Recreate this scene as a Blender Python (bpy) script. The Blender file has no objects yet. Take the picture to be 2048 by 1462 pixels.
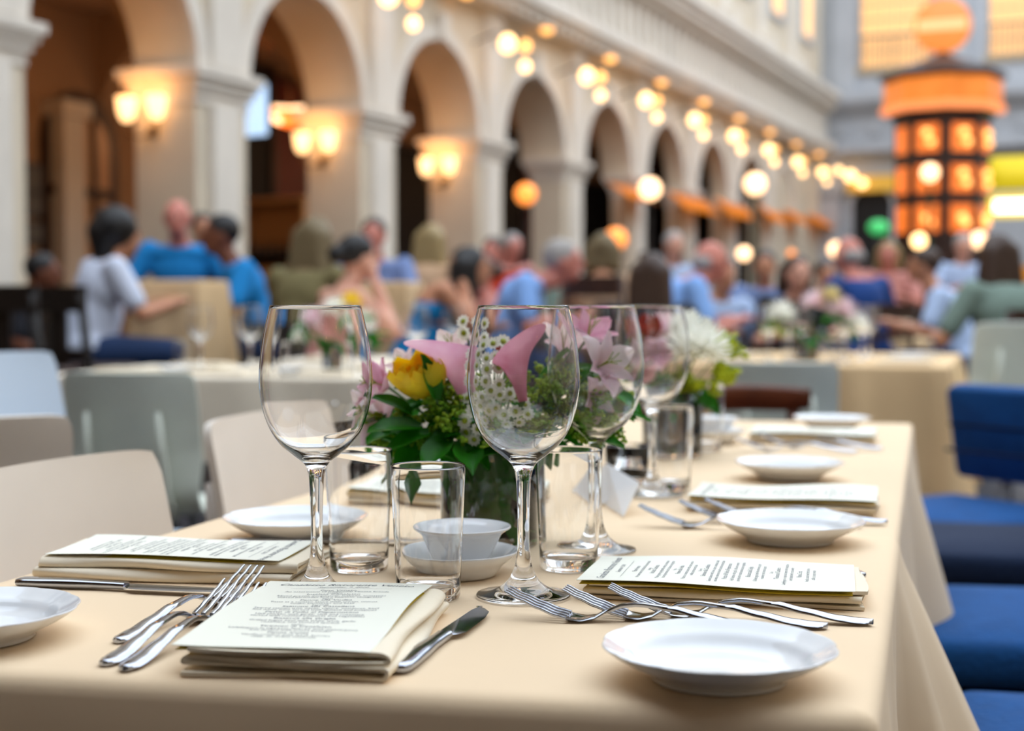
import bpy, bmesh, math, random
from mathutils import Vector, Matrix, noise
PI = math.pi
C = bpy.context.scene.collection
sc = bpy.context.scene
random.seed(7)

# ------------------------------------------------------------------ camera, sky, exposure
FPX, CX, CY, HOR = 2844.0, 1024.0, 731.0, 612.0
CAMZ = 0.99
TOP = 0.75                                     # table top height
PITCH = math.atan((CY - HOR) / FPX)
cd = bpy.data.cameras.new('camera'); cam = bpy.data.objects.new('camera', cd); C.objects.link(cam)
cam.location = (0, 0, CAMZ); cam.rotation_euler = (PI/2 - PITCH, 0, 0)
cd.sensor_width = 36; cd.lens = FPX / 2048 * 36
cd.dof.use_dof = True; cd.dof.focus_distance = 1.13; cd.dof.aperture_fstop = 4.3
cd.clip_start = 0.05; cd.clip_end = 200
sc.camera = cam
w = bpy.data.worlds.new('sky'); sc.world = w; w.use_nodes = True
bg = w.node_tree.nodes['Background']; bg.inputs[0].default_value = (0.80, 0.89, 1.0, 1); bg.inputs[1].default_value = 2.3
sc.view_settings.view_transform = 'Standard'; sc.view_settings.look = 'None'
sc.view_settings.gamma = 1; sc.view_settings.use_curve_mapping = False
sc.view_settings.exposure = 0.35
sc.cycles.use_denoising = True
sc.cycles.max_bounces = 12; sc.cycles.transmission_bounces = 12; sc.cycles.diffuse_bounces = 4
sc.cycles.sample_clamp_indirect = 8

F_ = Vector((0, math.cos(PITCH), -math.sin(PITCH))); U_ = Vector((0, math.sin(PITCH), math.cos(PITCH)))
def ray(px, py): return F_ + Vector((1, 0, 0)) * ((px - CX) / FPX) + U_ * ((CY - py) / FPX)
def P(px, py, z=TOP):                          # where a sight line meets height z
    d = ray(px, py); t = (z - CAMZ) / d.z
    return Vector((0, 0, CAMZ)) + d * t
def PD(px, py, Y):                             # where a sight line meets distance Y
    d = ray(px, py); return Vector((0, 0, CAMZ)) + d * (Y / d.y)

# ------------------------------------------------------------------ materials
MATS = {}
def mat(name, col, rough=0.6, metal=0.0, trans=0.0, ior=1.45, emit=None, es=0.0, var=0.0, vscale=8.0, bump=0.0, bscale=40.0, coat=0.0, sheen=0.0, sss=0.0, col2=None, transl=0.0):
    if name in MATS: return MATS[name]
    m = bpy.data.materials.new(name); m.use_nodes = True; nt = m.node_tree; b = nt.nodes['Principled BSDF']
    b.inputs['Base Color'].default_value = (*col, 1); b.inputs['Roughness'].default_value = rough
    b.inputs['Metallic'].default_value = metal; b.inputs['Transmission Weight'].default_value = trans
    b.inputs['IOR'].default_value = ior; b.inputs['Coat Weight'].default_value = coat
    b.inputs['Sheen Weight'].default_value = sheen
    if sss: b.inputs['Subsurface Weight'].default_value = sss; b.inputs['Subsurface Scale'].default_value = 0.01
    if emit: b.inputs['Emission Color'].default_value = (*emit, 1); b.inputs['Emission Strength'].default_value = es
    tc = nt.nodes.new('ShaderNodeTexCoord')
    if var or col2:
        n = nt.nodes.new('ShaderNodeTexNoise'); n.inputs['Scale'].default_value = vscale; n.inputs['Detail'].default_value = 4
        nt.links.new(tc.outputs['Object'], n.inputs['Vector'])
        r = nt.nodes.new('ShaderNodeValToRGB'); r.color_ramp.elements[0].position = .35; r.color_ramp.elements[1].position = .65
        c2 = col2 if col2 else tuple(min(1, c*(1+var)) for c in col)
        c1 = col if col2 else tuple(c*(1-var) for c in col)
        r.color_ramp.elements[0].color = (*c1, 1); r.color_ramp.elements[1].color = (*c2, 1)
        nt.links.new(n.outputs['Fac'], r.inputs[0]); nt.links.new(r.outputs[0], b.inputs['Base Color'])
    if bump:
        n = nt.nodes.new('ShaderNodeTexNoise'); n.inputs['Scale'].default_value = bscale; n.inputs['Detail'].default_value = 3
        nt.links.new(tc.outputs['Object'], n.inputs['Vector'])
        bp = nt.nodes.new('ShaderNodeBump'); bp.inputs['Strength'].default_value = bump; bp.inputs['Distance'].default_value = 0.01
        nt.links.new(n.outputs['Fac'], bp.inputs['Height']); nt.links.new(bp.outputs[0], b.inputs['Normal'])
    if transl:
        tr = nt.nodes.new('ShaderNodeBsdfTranslucent'); mx = nt.nodes.new('ShaderNodeMixShader'); mx.inputs[0].default_value = transl
        src = b.inputs['Base Color'].links[0].from_socket if b.inputs['Base Color'].links else None
        if src: nt.links.new(src, tr.inputs[0])
        else: tr.inputs[0].default_value = (*col, 1)
        nt.links.new(b.outputs[0], mx.inputs[1]); nt.links.new(tr.outputs[0], mx.inputs[2]); nt.links.new(mx.outputs[0], nt.nodes['Material Output'].inputs['Surface'])
    MATS[name] = m; return m
def srgb(r, g, b):
    f = lambda c: c/12.92 if c <= .04045 else ((c+.055)/1.055)**2.4
    return (f(r/255), f(g/255), f(b/255))

CLOTH = mat('table_linen', srgb(240, 213, 177), .85, var=.03, vscale=3, bump=.12, bscale=9, sheen=.1)
CLOTHW = mat('pale_far_linen', srgb(240, 228, 208), .85, var=.05, vscale=4)
CLOTHF = mat('far_linen', srgb(226, 192, 146), .85, var=.05, vscale=4)
NAPK = mat('napkin_cotton', srgb(243, 230, 206), .9, bump=.15, bscale=30)
PAPER = mat('menu_paper', srgb(244, 243, 228), .7)
YELLOW = mat('yellow_bounce', srgb(205, 180, 30), .7)  # yellow reflected light under the menus, given as a colour
INK = mat('printed_ink', srgb(96, 102, 116), .8)
PORC = mat('white_porcelain', srgb(238, 240, 242), .12, coat=.4)
GLASS = mat('clear_glass', (1, 1, 1), 0.0, trans=1.0, ior=1.47)
STEEL = mat('polished_steel', srgb(176, 180, 190), .12, metal=1.0)
CHROME = mat('chrome', srgb(210, 210, 215), .1, metal=1.0)
WSHELL = mat('white_chair_shell', srgb(236, 226, 214), .42, var=.02)
SSHELL = mat('sage_chair_shell', srgb(228, 236, 224), .4, var=.03)
GSHELL = mat('pale_blue_chair_shell', srgb(205, 220, 236), .35)
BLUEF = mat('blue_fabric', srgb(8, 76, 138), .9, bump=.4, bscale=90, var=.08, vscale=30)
DARKBL = mat('shaded_blue_and_piping', srgb(6, 30, 62), .9, bump=.4, bscale=90)  # blue fabric with shade put into the colour; also used for piping
DWOOD = mat('dark_wood', srgb(52, 28, 16), .4, var=.3, vscale=12)
BWOOD = mat('brown_wood', srgb(96, 46, 20), .35, var=.25, vscale=10)
BLACKW = mat('black_wood', srgb(22, 16, 14), .45, var=.2)
STUCCO = mat('cream_stucco', srgb(210, 196, 174), .85, var=.05, vscale=1.5, bump=.2, bscale=12)
STUCCO2 = mat('pale_stone', srgb(220, 211, 198), .8, var=.05, vscale=2, bump=.2, bscale=14)
TAN = mat('tan_plaster', srgb(160, 124, 90), .9, var=.06, vscale=1)
FLOORM = mat('dark_floor', srgb(40, 38, 44), .5, var=.3, vscale=1.2)
BLACK = mat('black_interior', srgb(12, 10, 10), .7)
REDW = mat('red_brown_panel', srgb(96, 26, 10), .5, var=.2)
ROOF = mat('kiosk_dark', srgb(42, 20, 12), .5)
GREENM = mat('green_iron', srgb(10, 50, 30), .4)

# ------------------------------------------------------------------ mesh builder
class MB:
    def __init__(s): s.v = []; s.f = []; s.m = []; s.cm = 0
    def add(s, vs, fs):
        o = len(s.v); s.v += [Vector(v) for v in vs]
        for f in fs: s.f.append(tuple(i+o for i in f)); s.m.append(s.cm)
        return s
    def xf(s, M, start=0):
        for i in range(start, len(s.v)): s.v[i] = M @ s.v[i]
        return s
    def box(s, c, d, rz=0):
        R = Matrix.Rotation(rz, 3, 'Z'); c = Vector(c)
        vs = [c + R @ Vector((x*d[0]/2, y*d[1]/2, z*d[2]/2)) for z in (-1, 1) for x, y in ((-1,-1),(1,-1),(1,1),(-1,1))]
        return s.add(vs, [(3,2,1,0),(4,5,6,7),(0,1,5,4),(1,2,6,5),(2,3,7,6),(3,0,4,7)])
    def loft(s, rings, cap0=True, cap1=True, closed=True):
        n = len(rings[0]); vs = [p for r in rings for p in r]; fs = []
        for i in range(len(rings)-1):
            for j in range(n if closed else n-1):
                k = (j+1) % n
                fs.append((i*n+j, i*n+k, (i+1)*n+k, (i+1)*n+j))
        if closed and cap0: fs.append(tuple(reversed(range(n))))
        if closed and cap1: fs.append(tuple((len(rings)-1)*n+j for j in range(n)))
        return s.add(vs, fs)
    def lathe(s, prof, seg=48, c=(0,0,0), wob=None):
        c = Vector(c); rings = []
        poles = []
        for (r, z) in prof:
            rings.append([c + Vector(((r*(wob(2*PI*j/seg, r, z) if wob else 1))*math.cos(2*PI*j/seg), (r*(wob(2*PI*j/seg, r, z) if wob else 1))*math.sin(2*PI*j/seg), z)) for j in range(seg)])
        return s.loft(rings, prof[0][0] > 1e-5 or True, prof[-1][0] > 1e-5 or True)
    def tube(s, pts, rad, seg=8):
        pts = [Vector(p) for p in pts]; n = len(pts)
        if not isinstance(rad, (list, tuple)): rad = [rad]*n
        rings = []; up = None
        for i, p in enumerate(pts):
            t = (pts[min(i+1, n-1)] - pts[max(i-1, 0)]).normalized()
            if up is None: up = Vector((0,0,1)) if abs(t.z) < .9 else Vector((1,0,0))
            x = t.cross(up).normalized(); up = x.cross(t).normalized()
            rings.append([p + x*math.cos(2*PI*j/seg)*rad[i] + up*math.sin(2*PI*j/seg)*rad[i] for j in range(seg)])
        return s.loft(rings)
    def ell(s, c, r, M=None, u=12, v=8):
        c = Vector(c); rings = []
        if not isinstance(r, (list, tuple)): r = (r, r, r)
        for i in range(1, v):
            a = PI*i/v
            rings.append([Vector((r[0]*math.sin(a)*math.cos(2*PI*j/u), r[1]*math.sin(a)*math.sin(2*PI*j/u), -r[2]*math.cos(a))) for j in range(u)])
        if M is not None: rings = [[M @ p for p in q] for q in rings]
        return s.loft([[c+p for p in q] for q in rings])
    def cap(s, a, b, ra, rb, seg=12):
        a = Vector(a); b = Vector(b); d = (b-a); L = d.length
        if L < 1e-6: return s.ell(a, ra)
        pts = []; rr = []; t = d/L
        for k in range(4):
            an = PI/2*(1-k/4); pts.append(a - t*ra*math.sin(an)); rr.append(max(ra*math.cos(an), ra*.05))
        pts.append(a); rr.append(ra); pts.append(b); rr.append(rb)
        for k in range(1, 5):
            an = PI/2*k/4; pts.append(b + t*rb*math.sin(an)); rr.append(max(rb*math.cos(an), rb*.05))
        return s.tube(pts, rr, seg)
    def mesh(s, name, mats, smooth=True, sharp=None):
        me = bpy.data.meshes.new(name); me.from_pydata([tuple(v) for v in s.v], [], s.f)
        for m in (mats if isinstance(mats, (list, tuple)) else [mats]): me.materials.append(m)
        if any(s.m): me.polygons.foreach_set('material_index', s.m)
        bm = bmesh.new(); bm.from_mesh(me); bmesh.ops.recalc_face_normals(bm, faces=bm.faces)
        bm.to_mesh(me); bm.free()
        me.polygons.foreach_set('use_smooth', [smooth]*len(me.polygons))
        if smooth and sharp: me.set_sharp_from_angle(angle=math.radians(sharp))
        me.update(); return me

def link(o, parent=None):
    C.objects.link(o)
    if parent is not None: o.parent = parent
    return o
def obj(name, mb, mats, parent=None, smooth=True, sharp=None, loc=None, rz=None):
    me = mb.mesh(name, mats, smooth, sharp) if isinstance(mb, MB) else mb
    o = bpy.data.objects.new(name, me)
    if loc is not None: o.location = loc
    if rz is not None: o.rotation_euler[2] = rz
    return link(o, parent)
def tag(o, label, cat, group=None, kind=None):
    o['label'] = label; o['category'] = cat
    if group: o['group'] = group
    if kind: o['kind'] = kind
    return o
def thing(name, label, cat, loc=(0,0,0), rz=0, group=None):
    o = bpy.data.objects.new(name, None); o.empty_display_size = .05; link(o)
    o.location = loc; o.rotation_euler = (0, 0, rz)
    return tag(o, label, cat, group)
def struct(name, mb, mats, parent=None, smooth=False, sharp=None):
    o = obj(name, mb, mats, parent, smooth, sharp)
    if parent is None: o['kind'] = 'structure'
    return o
def plabel(o, t): o['label'] = t; return o
def dup(root, loc, rz=None, label=None, group=None, scale=None):
    r = root.copy(); C.objects.link(r); r.location = loc
    if rz is not None: r.rotation_euler = (0, 0, rz)
    if scale: r.scale = (scale,)*3
    if label: r['label'] = label
    if group: r['group'] = group
    elif 'group' in r: del r['group']
    for ch in list(root.children):
        c = ch.copy(); C.objects.link(c); c.parent = r
        for g in list(ch.children):
            d = g.copy(); C.objects.link(d); d.parent = c
    return r
USED = set()
def first_or_dup(root, loc, rz, label, group=None):
    if root.name not in USED:
        USED.add(root.name); root.location = loc; root.rotation_euler = (0, 0, rz); root['label'] = label
        if group: root['group'] = group
        return root
    return dup(root, loc, rz, label, group)

# ------------------------------------------------------------------ the hall
d2 = Vector((.4096, .9123, 0)); nl = Vector((-.9123, .4096, 0)); ANG = math.atan2(d2.y, d2.x)
WP = 8.0
def W(t, q, z): return nl*(WP+q) + d2*t + Vector((0, 0, z))      # along the arcade, inward of its face, height
def wbox(mb, t0, t1, q0, q1, z0, z1):
    vs = [W(t, q, z) for z in (z0, z1) for t, q in ((t0,q0),(t1,q0),(t1,q1),(t0,q1))]
    return mb.add(vs, [(3,2,1,0),(4,5,6,7),(0,1,5,4),(1,2,6,5),(2,3,7,6),(3,0,4,7)])
TE = [11.55 + 2.97*(i-1) for i in range(-1, 9)]                 # far edges of the piers
TEND = 37.7
def depth(te): return .68 if te < 19 else (.5 if te < 22 else .32)      # the farther piers are shallower
PW = .8; SPR = 3.15; RAD = (2.97-PW)/2
fl = MB(); fl.box((6, 14, -.05), (60, 64, .1)); struct('floor', fl, FLOORM)
# arcade wall above the springing line, one mesh with all arch cut-outs
wall = MB(); NA = 24
ZT = 4.95
for i in range(len(TE)):
    te = TE[i]; DPT = depth(te)
    wbox(wall, te-PW, te, 0, DPT, SPR, ZT)
    tc_ = te + RAD; 
    if te + 2*RAD > TEND: continue
    arc = [(tc_ - RAD*math.cos(PI*k/NA), SPR + RAD*math.sin(PI*k/NA)) for k in range(NA+1)]
    rings = []
    for (t, z) in arc:
        rings.append([W(t, 0, z), W(t, 0, ZT), W(t, DPT, ZT), W(t, DPT, z)])
    wall.loft(rings)
wbox(wall, TE[-1], TEND+.6, 0, .32, 0, ZT)
# upper storey
wbox(wall, TE[0]-3, TEND+.6, .0, .6, ZT, 11)
WL = struct('wall_left', wall, STUCCO, smooth=False)
for i, te in enumerate(TE):
    DPT = depth(te); p = MB(); wbox(p, te-PW, te, 0, DPT, 0, SPR-.3); wbox(p, te-PW-.05, te+.05, -.05, DPT+.05, 0, .25)
    o = obj('pier', p, STUCCO, WL, smooth=False)
    c = MB()
    for k, (ex, z0, z1) in enumerate([(.02, SPR-.3, SPR-.26), (.05, SPR-.2, SPR-.12), (.09, SPR-.12, SPR-.05), (.13, SPR-.05, SPR+.03)]):
        wbox(c, te-PW-ex, te+ex, -ex, DPT+ex, z0, z1)
    wbox(c, te-PW-.01, te+.01, -.01, DPT+.01, SPR-.3, SPR)
    obj('capital', c, STUCCO2, o, smooth=False)
    # pilaster strip on the pier face running up to the cornice
    s = MB(); wbox(s, te-PW+.16, te-.16, -.09, 0, SPR+.05, ZT); wbox(s, te-PW+.2, te-.2, -.07, 0, .25, SPR-.3); obj('pilaster', s, STUCCO2, o, smooth=False)
    if te + 2*RAD < TEND:
        a = MB(); tc_ = te+RAD; rings = []
        for k in range(NA+1):
            an = PI*k/NA; cs, sn = -math.cos(an), math.sin(an)
            rings.append([W(tc_+cs*(RAD-.01), -.05, SPR+sn*(RAD-.01)), W(tc_+cs*(RAD+.17), -.05, SPR+sn*(RAD+.17)), W(tc_+cs*(RAD+.17), .02, SPR+sn*(RAD+.17)), W(tc_+cs*(RAD-.01), .02, SPR+sn*(RAD-.01))])
        a.loft(rings); obj('archivolt', a, STUCCO2, WL, smooth=False)
        k = MB(); wbox(k, tc_-.1, tc_+.1, -.12, .02, SPR+RAD-.02, SPR+RAD+.3); obj('keystone', k, STUCCO2, WL, smooth=False)
        g = MB()                                                # round medallions in the spandrels
        for tt in (te-PW/2,):
            rings = [[W(tt+r*math.cos(2*PI*j/16), -q, ZT-.35+r*math.sin(2*PI*j/16)) for j in range(16)] for r, q in ((.17,.08),(.17,.14),(.12,.14),(.10,.10),(.02,.12))]
            g.loft(rings)
        obj('medallion', g, STUCCO2, WL, smooth=False)
co = MB(); T0 = TE[0]-3
for (q, z0, z1) in [(-.28, 4.86, 4.95), (-.38, 4.95, 5.03), (-.45, 5.03, 5.2), (-.2, 5.2, 6.0), (-.4, 6.0, 6.1), (-.5, 6.1, 6.22), (-.62, 6.3, 6.46), (-.55,6.22,6.3)]:
    wbox(co, T0, TEND+q, q, 0, z0, z1)
cor = obj('cornice', co, STUCCO2, WL, smooth=False)
bl = MB(); t = 9.0
while t < TEND-1:
    wbox(bl, t, t+.16, -.27, -.2, 5.32, 5.88); wbox(bl, t-.02, t+.18, -.3, -.2, 5.88, 5.95); wbox(bl, t-.02, t+.18, -.3, -.2, 5.25, 5.32); t += .42
obj('frieze_relief', bl, STUCCO2, cor, smooth=False)
dn = MB(); t = 9.0
while t < TEND-.7:
    wbox(dn, t, t+.12, -.36, -.28, 4.85, 4.94); t += .3
obj('dentil_band', dn, STUCCO2, cor, smooth=False)
br = MB(); up = MB(); t = 10.0; GW = mat('warm_window_glow', (.3, .15, .05), .5, emit=(1, .60, .28), es=1.2)
while t < TEND-1.5:
    wbox(br, t, t+.5, -.12, 0, 6.46, 11); wbox(br, t+.05, t+.45, -.35, -.1, 6.46, 6.9)
    t += 2.97
obj('upper_pilasters', br, STUCCO2, WL, smooth=False)

# far wall
e2 = Vector((.9123, -.4096, 0)); CR = W(TEND, 0, 0)
def FW(s, q, z): return CR + e2*s + d2*q + Vector((0, 0, z))
def fbox(mb, s0, s1, q0, q1, z0, z1):
    vs = [FW(s, q, z) for z in (z0, z1) for s, q in ((s0,q0),(s1,q0),(s1,q1),(s0,q1))]
    return mb.add(vs, [(3,2,1,0),(4,5,6,7),(0,1,5,4),(1,2,6,5),(2,3,7,6),(3,0,4,7)])
fw = MB(); fbox(fw, -5.2, 17, 0, .5, 0, 11)
FARM = mat('cool_grey_stone', srgb(172, 175, 180), .8, var=.06, vscale=1.2, bump=.2, bscale=10)
WF = struct('wall_far', fw, FARM)
co = MB()
for (q, z0, z1) in [(-.28, 4.86, 4.95), (-.45, 4.95, 5.2), (-.2, 5.2, 6.0), (-.4, 6.0, 6.1), (-.5, 6.1, 6.22), (-.62, 6.22, 6.46)]: fbox(co, -q, 17, q, 0, z0, z1)
for s in [.4+.9*i for i in range(14)]:
    fbox(co, s, s+.3, -.27, -.2, 5.4, 5.8)
obj('cornice', co, FARM, WF, smooth=False)
pl_ = MB()
for s0 in (.0, 3.05, 6.4): fbox(pl_, s0, s0+.55, -.22, 0, 0, 4.86); fbox(pl_, s0-.08, s0+.63, -.3, 0, 3.9, 4.15)
for s0 in (.3, 3.1, 6.5): fbox(pl_, s0, s0+.6, -.15, 0, 6.46, 11)
obj('pilaster', pl_, FARM, WF, smooth=False)
WIN = mat('lit_window', (.35, .18, .06), .3, emit=(1, .55, .22), es=1.0)
for n, (s0, s1, z0, z1) in enumerate([(1.02, 2.72, 7.15, 9.2), (4.2, 5.9, 7.25, 9.2)]):
    g = MB(); fbox(g, s0, s1, -.02, .0, z0, z1); o = struct('window_%d' % (n+1), g, WIN)
    fr = MB(); nn = 6
    for k in range(nn+1): x = s0+(s1-s0)*k/nn; fbox(fr, x-.02, x+.02, -.06, -.02, z0, z1)
    for k in range(6): z = z0+(z1-z0)*k/5; fbox(fr, s0, s1, -.06, -.02, z-.02, z+.02)
    fbox(fr, s0-.12, s1+.12, -.1, -.0, z0-.15, z0)
    obj('window_frame', fr, mat('window_bars', srgb(170, 150, 120), .6), o, smooth=False)
    rr = MB(); fbox(rr, s0, s1, -.12, -.06, z0+.75, z0+.8); 
    for k in range(14): x = s0+(s1-s0)*(k+.5)/14; fbox(rr, x-.012, x+.012, -.1, -.08, z0, z0+.78)
    obj('railing', rr, mat('rail', srgb(120, 110, 100), .6), o, smooth=False)
def wwin(n, t0, t1, z0, z1):
    g = MB(); wbox(g, t0, t1, -.03, 0, z0, z1); o = struct('window_%d' % n, g, GW)
    fr = MB(); wbox(fr, t0-.12, t1+.12, -.08, 0, z0-.12, z0); wbox(fr, t0-.12, t0, -.08, 0, z0, z1); wbox(fr, t1, t1+.12, -.08, 0, z0, z1)
    obj('window_frame', fr, FARM, o, smooth=False)
wwin(3, 35.2, 36.3, 7.7, 9.2); wwin(4, 32.1, 33.2, 7.7, 9.2); wwin(5, 29.1, 30.2, 7.7, 9.2)
dr = MB(); fbox(dr, -3.7, -.7, -.03, 0, 0, 3.6); struct('door_20', dr, BLACK)
dr = MB(); fbox(dr, .85, 1.85, -.03, 0, 0, 3.6); 
rg = [FW(1.35+.5*math.cos(PI*k/12), 0, 3.6+.45*math.sin(PI*k/12)) for k in range(13)]
dr.loft([[p + d2*-.03 for p in rg], rg]); D1 = struct('door_1', dr, BLACK)
dr = MB(); rings = [[FW(1.35+(.5+a)*math.cos(PI*k/12), q, 3.6+(.45+a)*math.sin(PI*k/12)) for a, q in ((0,-.02),(.16,-.02),(.16,-.1),(0,-.1))] for k in range(13)]
dr.loft(rings); fbox(dr, .69, .85, -.1, 0, 0, 3.6); fbox(dr, 1.85, 2.01, -.1, 0, 0, 3.6); obj('door_frame', dr, FARM, D1, smooth=False)

# loggia behind the arcade
Q = 3.8
bw = MB(); wbox(bw, T0, TEND+.5, Q, Q+.2, 0, 4.6); wbox(bw, T0-.2, T0, .6, Q+.2, 0, 4.6); struct('wall_loggia', bw, TAN)
ce = MB(); wbox(ce, T0, TEND+.5, .3, Q, 4.5, 4.6); CE = struct('ceiling', ce, TAN)
for te in TE[1:4]:
    r = MB(); rings = []
    for k in range(13):
        an = PI*k/12; qc = (PW+Q)/2; R = (Q-PW)/2
        q = qc - R*math.cos(an); z = SPR + 1.2*math.sin(an)
        rings.append([W(te-.65, q, z), W(te-.65, q, 4.5), W(te-.15, q, 4.5), W(te-.15, q, z)])
    r.loft(rings); obj('cross_rib', r, TAN, CE, smooth=False)
for te in TE[2:3]:
    b = MB(); wbox(b, te+1.45, te+1.80, Q-.27, Q, 0, 3.2); wbox(b, te+1.38, te+1.88, Q-.33, Q, 3.2, 3.38)
    o = obj('pilaster', b, STUCCO, CE, smooth=False)
def arched(mb, t0, t1, q, z1, th=.04, ex=0):
    tc_ = (t0+t1)/2; R = (t1-t0)/2+ex
    pts = [(t0-ex, 0)] + [(tc_-R*math.cos(PI*k/14), z1+R*math.sin(PI*k/14)) for k in range(15)] + [(t1+ex, 0)]
    mb.loft([[W(t, q, z) for t, z in pts], [W(t, q-th, z) for t, z in pts]])
for n, (t0, t1, z1, m) in enumerate([(16.2, 17.65, 4.4, BLACK), (17.65, 18.9, 4.3, REDW), (20.7, 22.7, 3.7, BLACK), (24.6, 26.7, 4.4, BLACK), (26.7, 27.55, 4.3, REDW), (29.0, 32.9, 3.75, BLACK), (33.2, 35.2, 3.6, BLACK), (35.4, 37.4, 3.6, BLACK)]):
    a = MB(); wbox(a, t0, t1, Q-.03, Q, 0, z1); o = struct('door_%d' % (n+2), a, m, smooth=False)
    f = MB(); wbox(f, t0-.06, t0, Q-.08, Q, 0, z1); wbox(f, t1, t1+.06, Q-.08, Q, 0, z1); wbox(f, t0-.06, t1+.06, Q-.08, Q, z1, z1+.08); obj('door_frame', f, DWOOD, o, smooth=False)
# dark arched window with a wooden frame by the first pier
a = MB(); arched(a, 12.95, 14.1, Q-.02, 2.9, .05, .08); o = struct('window_6', a, DWOOD, smooth=False)
a = MB(); arched(a, 13.05, 14.0, Q-.075, 2.85, .02); o2 = obj('pane', a, mat('amber_pane', srgb(190, 140, 95), .3), o, smooth=False)
a = MB(); wbox(a, 13.66, 13.73, Q-.14, Q-.1, 0, 3.35); wbox(a, 12.95, 14.1, Q-.14, Q-.1, 2.3, 2.4); obj('window_bar', a, DWOOD, o, smooth=False)

# unseen sides of the hall, closing it to light from the side
rw = MB(); 
vs = lambda q, t0, t1, z1: [W(t0, q, 0), W(t1, q, 0), W(t1, q, z1), W(t0, q, z1)]
wr = MB(); wbox(wr, -14, TEND+.6, -17.4, -17, 0, 11); struct('wall_right', wr, STUCCO)
wb = MB(); wbox(wb, -9.2, -9, -17, 6, 0, 11); struct('wall_back', wb, STUCCO)
wc = MB(); wbox(wc, -9, TE[0]-3, 0, .6, 0, 11); struct('wall_side', wc, TAN)
cb = MB(); wbox(cb, -9, -1.0, -17, .4, 6.8, 7.0); struct('shade_slab', cb, TAN)  # unseen slab over the rear, added to dim light on the cloth front

# ------------------------------------------------------------------ tablecloths
def perim(corners, z, step=.02):
    """points, outward normals, arc position and corner weight around a polygon (ccw)"""
    out = []; n = len(corners); s = 0
    ed = [((corners[(i+1) % n]-corners[i]).normalized(), (corners[(i+1) % n]-corners[i]).length) for i in range(n)]
    nm = [Vector((e.y, -e.x, 0)) for e, _ in ed]
    for i in range(n):
        a = corners[i]; e, L = ed[i]; k = max(2, int(L/step))
        prev = nm[i-1]
        for j in range(10):                                     # fan round the corner
            f = (j+.5)/10; v = (prev.lerp(nm[i], f)).normalized(); out.append((a, v, s, math.sin(PI*f), i, 0.0))
        for j in range(1, k):
            out.append((a + e*(L*j/k), nm[i], s + L*j/k, 0.0, i, j/k))
        s += L
    return out
def cloth(name, corners, z, drop, bulge, material, label, group=None, r=.011, amp=.012, freq=16, seed=0, rows=14, step=.02, corner=.05, thick=False):
    corners = [Vector((c.x, c.y, 0)) for c in corners]
    area = sum(corners[i].x*corners[(i+1) % len(corners)].y - corners[(i+1) % len(corners)].x*corners[i].y for i in range(len(corners)))
    if area < 0: corners = corners[::-1]
    cen = sum(corners, Vector())/len(corners)
    pr = perim(corners, z, step)
    rings = []
    def pt(q, n, off, zz): return Vector((q.x + n.x*off, q.y + n.y*off, zz))
    ins = []
    for (q, n, s, cw, ei, f) in pr:
        dq = (cen-q).normalized()*.03; ins.append(Vector((q.x+dq.x, q.y+dq.y, z)))
    rings.append(ins)
    rings.append([pt(q, n, -.004, z) if cw == 0 else pt(q, (q-cen).normalized(), -.006, z) for (q, n, s, cw, ei, f) in pr])
    for k in range(1, 5):
        a = PI/2*(k+.0)/4
        rings.append([pt(q, n, r*math.sin(a), z - r*(1-math.cos(a))) for (q, n, s, cw, ei, f) in pr])
    for k in range(1, rows+1):
        g = k/rows; row = []
        for (q, n, s, cw, ei, f) in pr:
            dd = drop(ei, f) if callable(drop) else drop
            fo = amp*(g**.8)*(math.sin(s*freq+seed) + .6*math.sin(s*freq*2.3+1.7+seed*2) + .35*math.sin(s*freq*.43+seed))
            b = bulge(ei, f, g) if bulge else 0
            off = r + .012*g + fo + corner*cw*g + b
            row.append(pt(q, n, max(off, r*.7), z - r - g*dd + .01*math.sin(s*7)*g))
        rings.append(row)
    mb = MB(); mb.loft(rings, True, False)
    o = obj(name, mb, material, sharp=None)
    if thick:
        pass
    return tag(o, label, 'tablecloth', group)

def table(name, corners, z, label, group=None):
    corners = [Vector((c.x, c.y, 0)) for c in corners]; cen = sum(corners, Vector())/4
    t = thing(name, label, 'table', (cen.x, cen.y, 0), 0, group)
    top = MB(); cs = [c-cen - (c-cen).normalized()*.02 for c in corners]
    top.loft([[Vector((c.x, c.y, z-.035)) for c in cs], [Vector((c.x, c.y, z-.004)) for c in cs]])
    obj('tabletop', top, BWOOD, t, smooth=False)
    for c in cs:
        l = MB(); q = c*.86; l.tube([(q.x, q.y, 0), (q.x, q.y, z-.035)], .022, 10); obj('leg', l, DWOOD, t)
    return t

NR = Vector((.2055, .8395, 0)); NLc = Vector((-.52, .968, 0)); FR = Vector((.817, 2.93, 0)); FLc = Vector((.12, 3.09, 0))
def lerp(a, b, f): return a + (b-a)*f
SEAM = .30
MR = lerp(NR, FR, SEAM); ML = lerp(NLc, FLc, SEAM)
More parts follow.
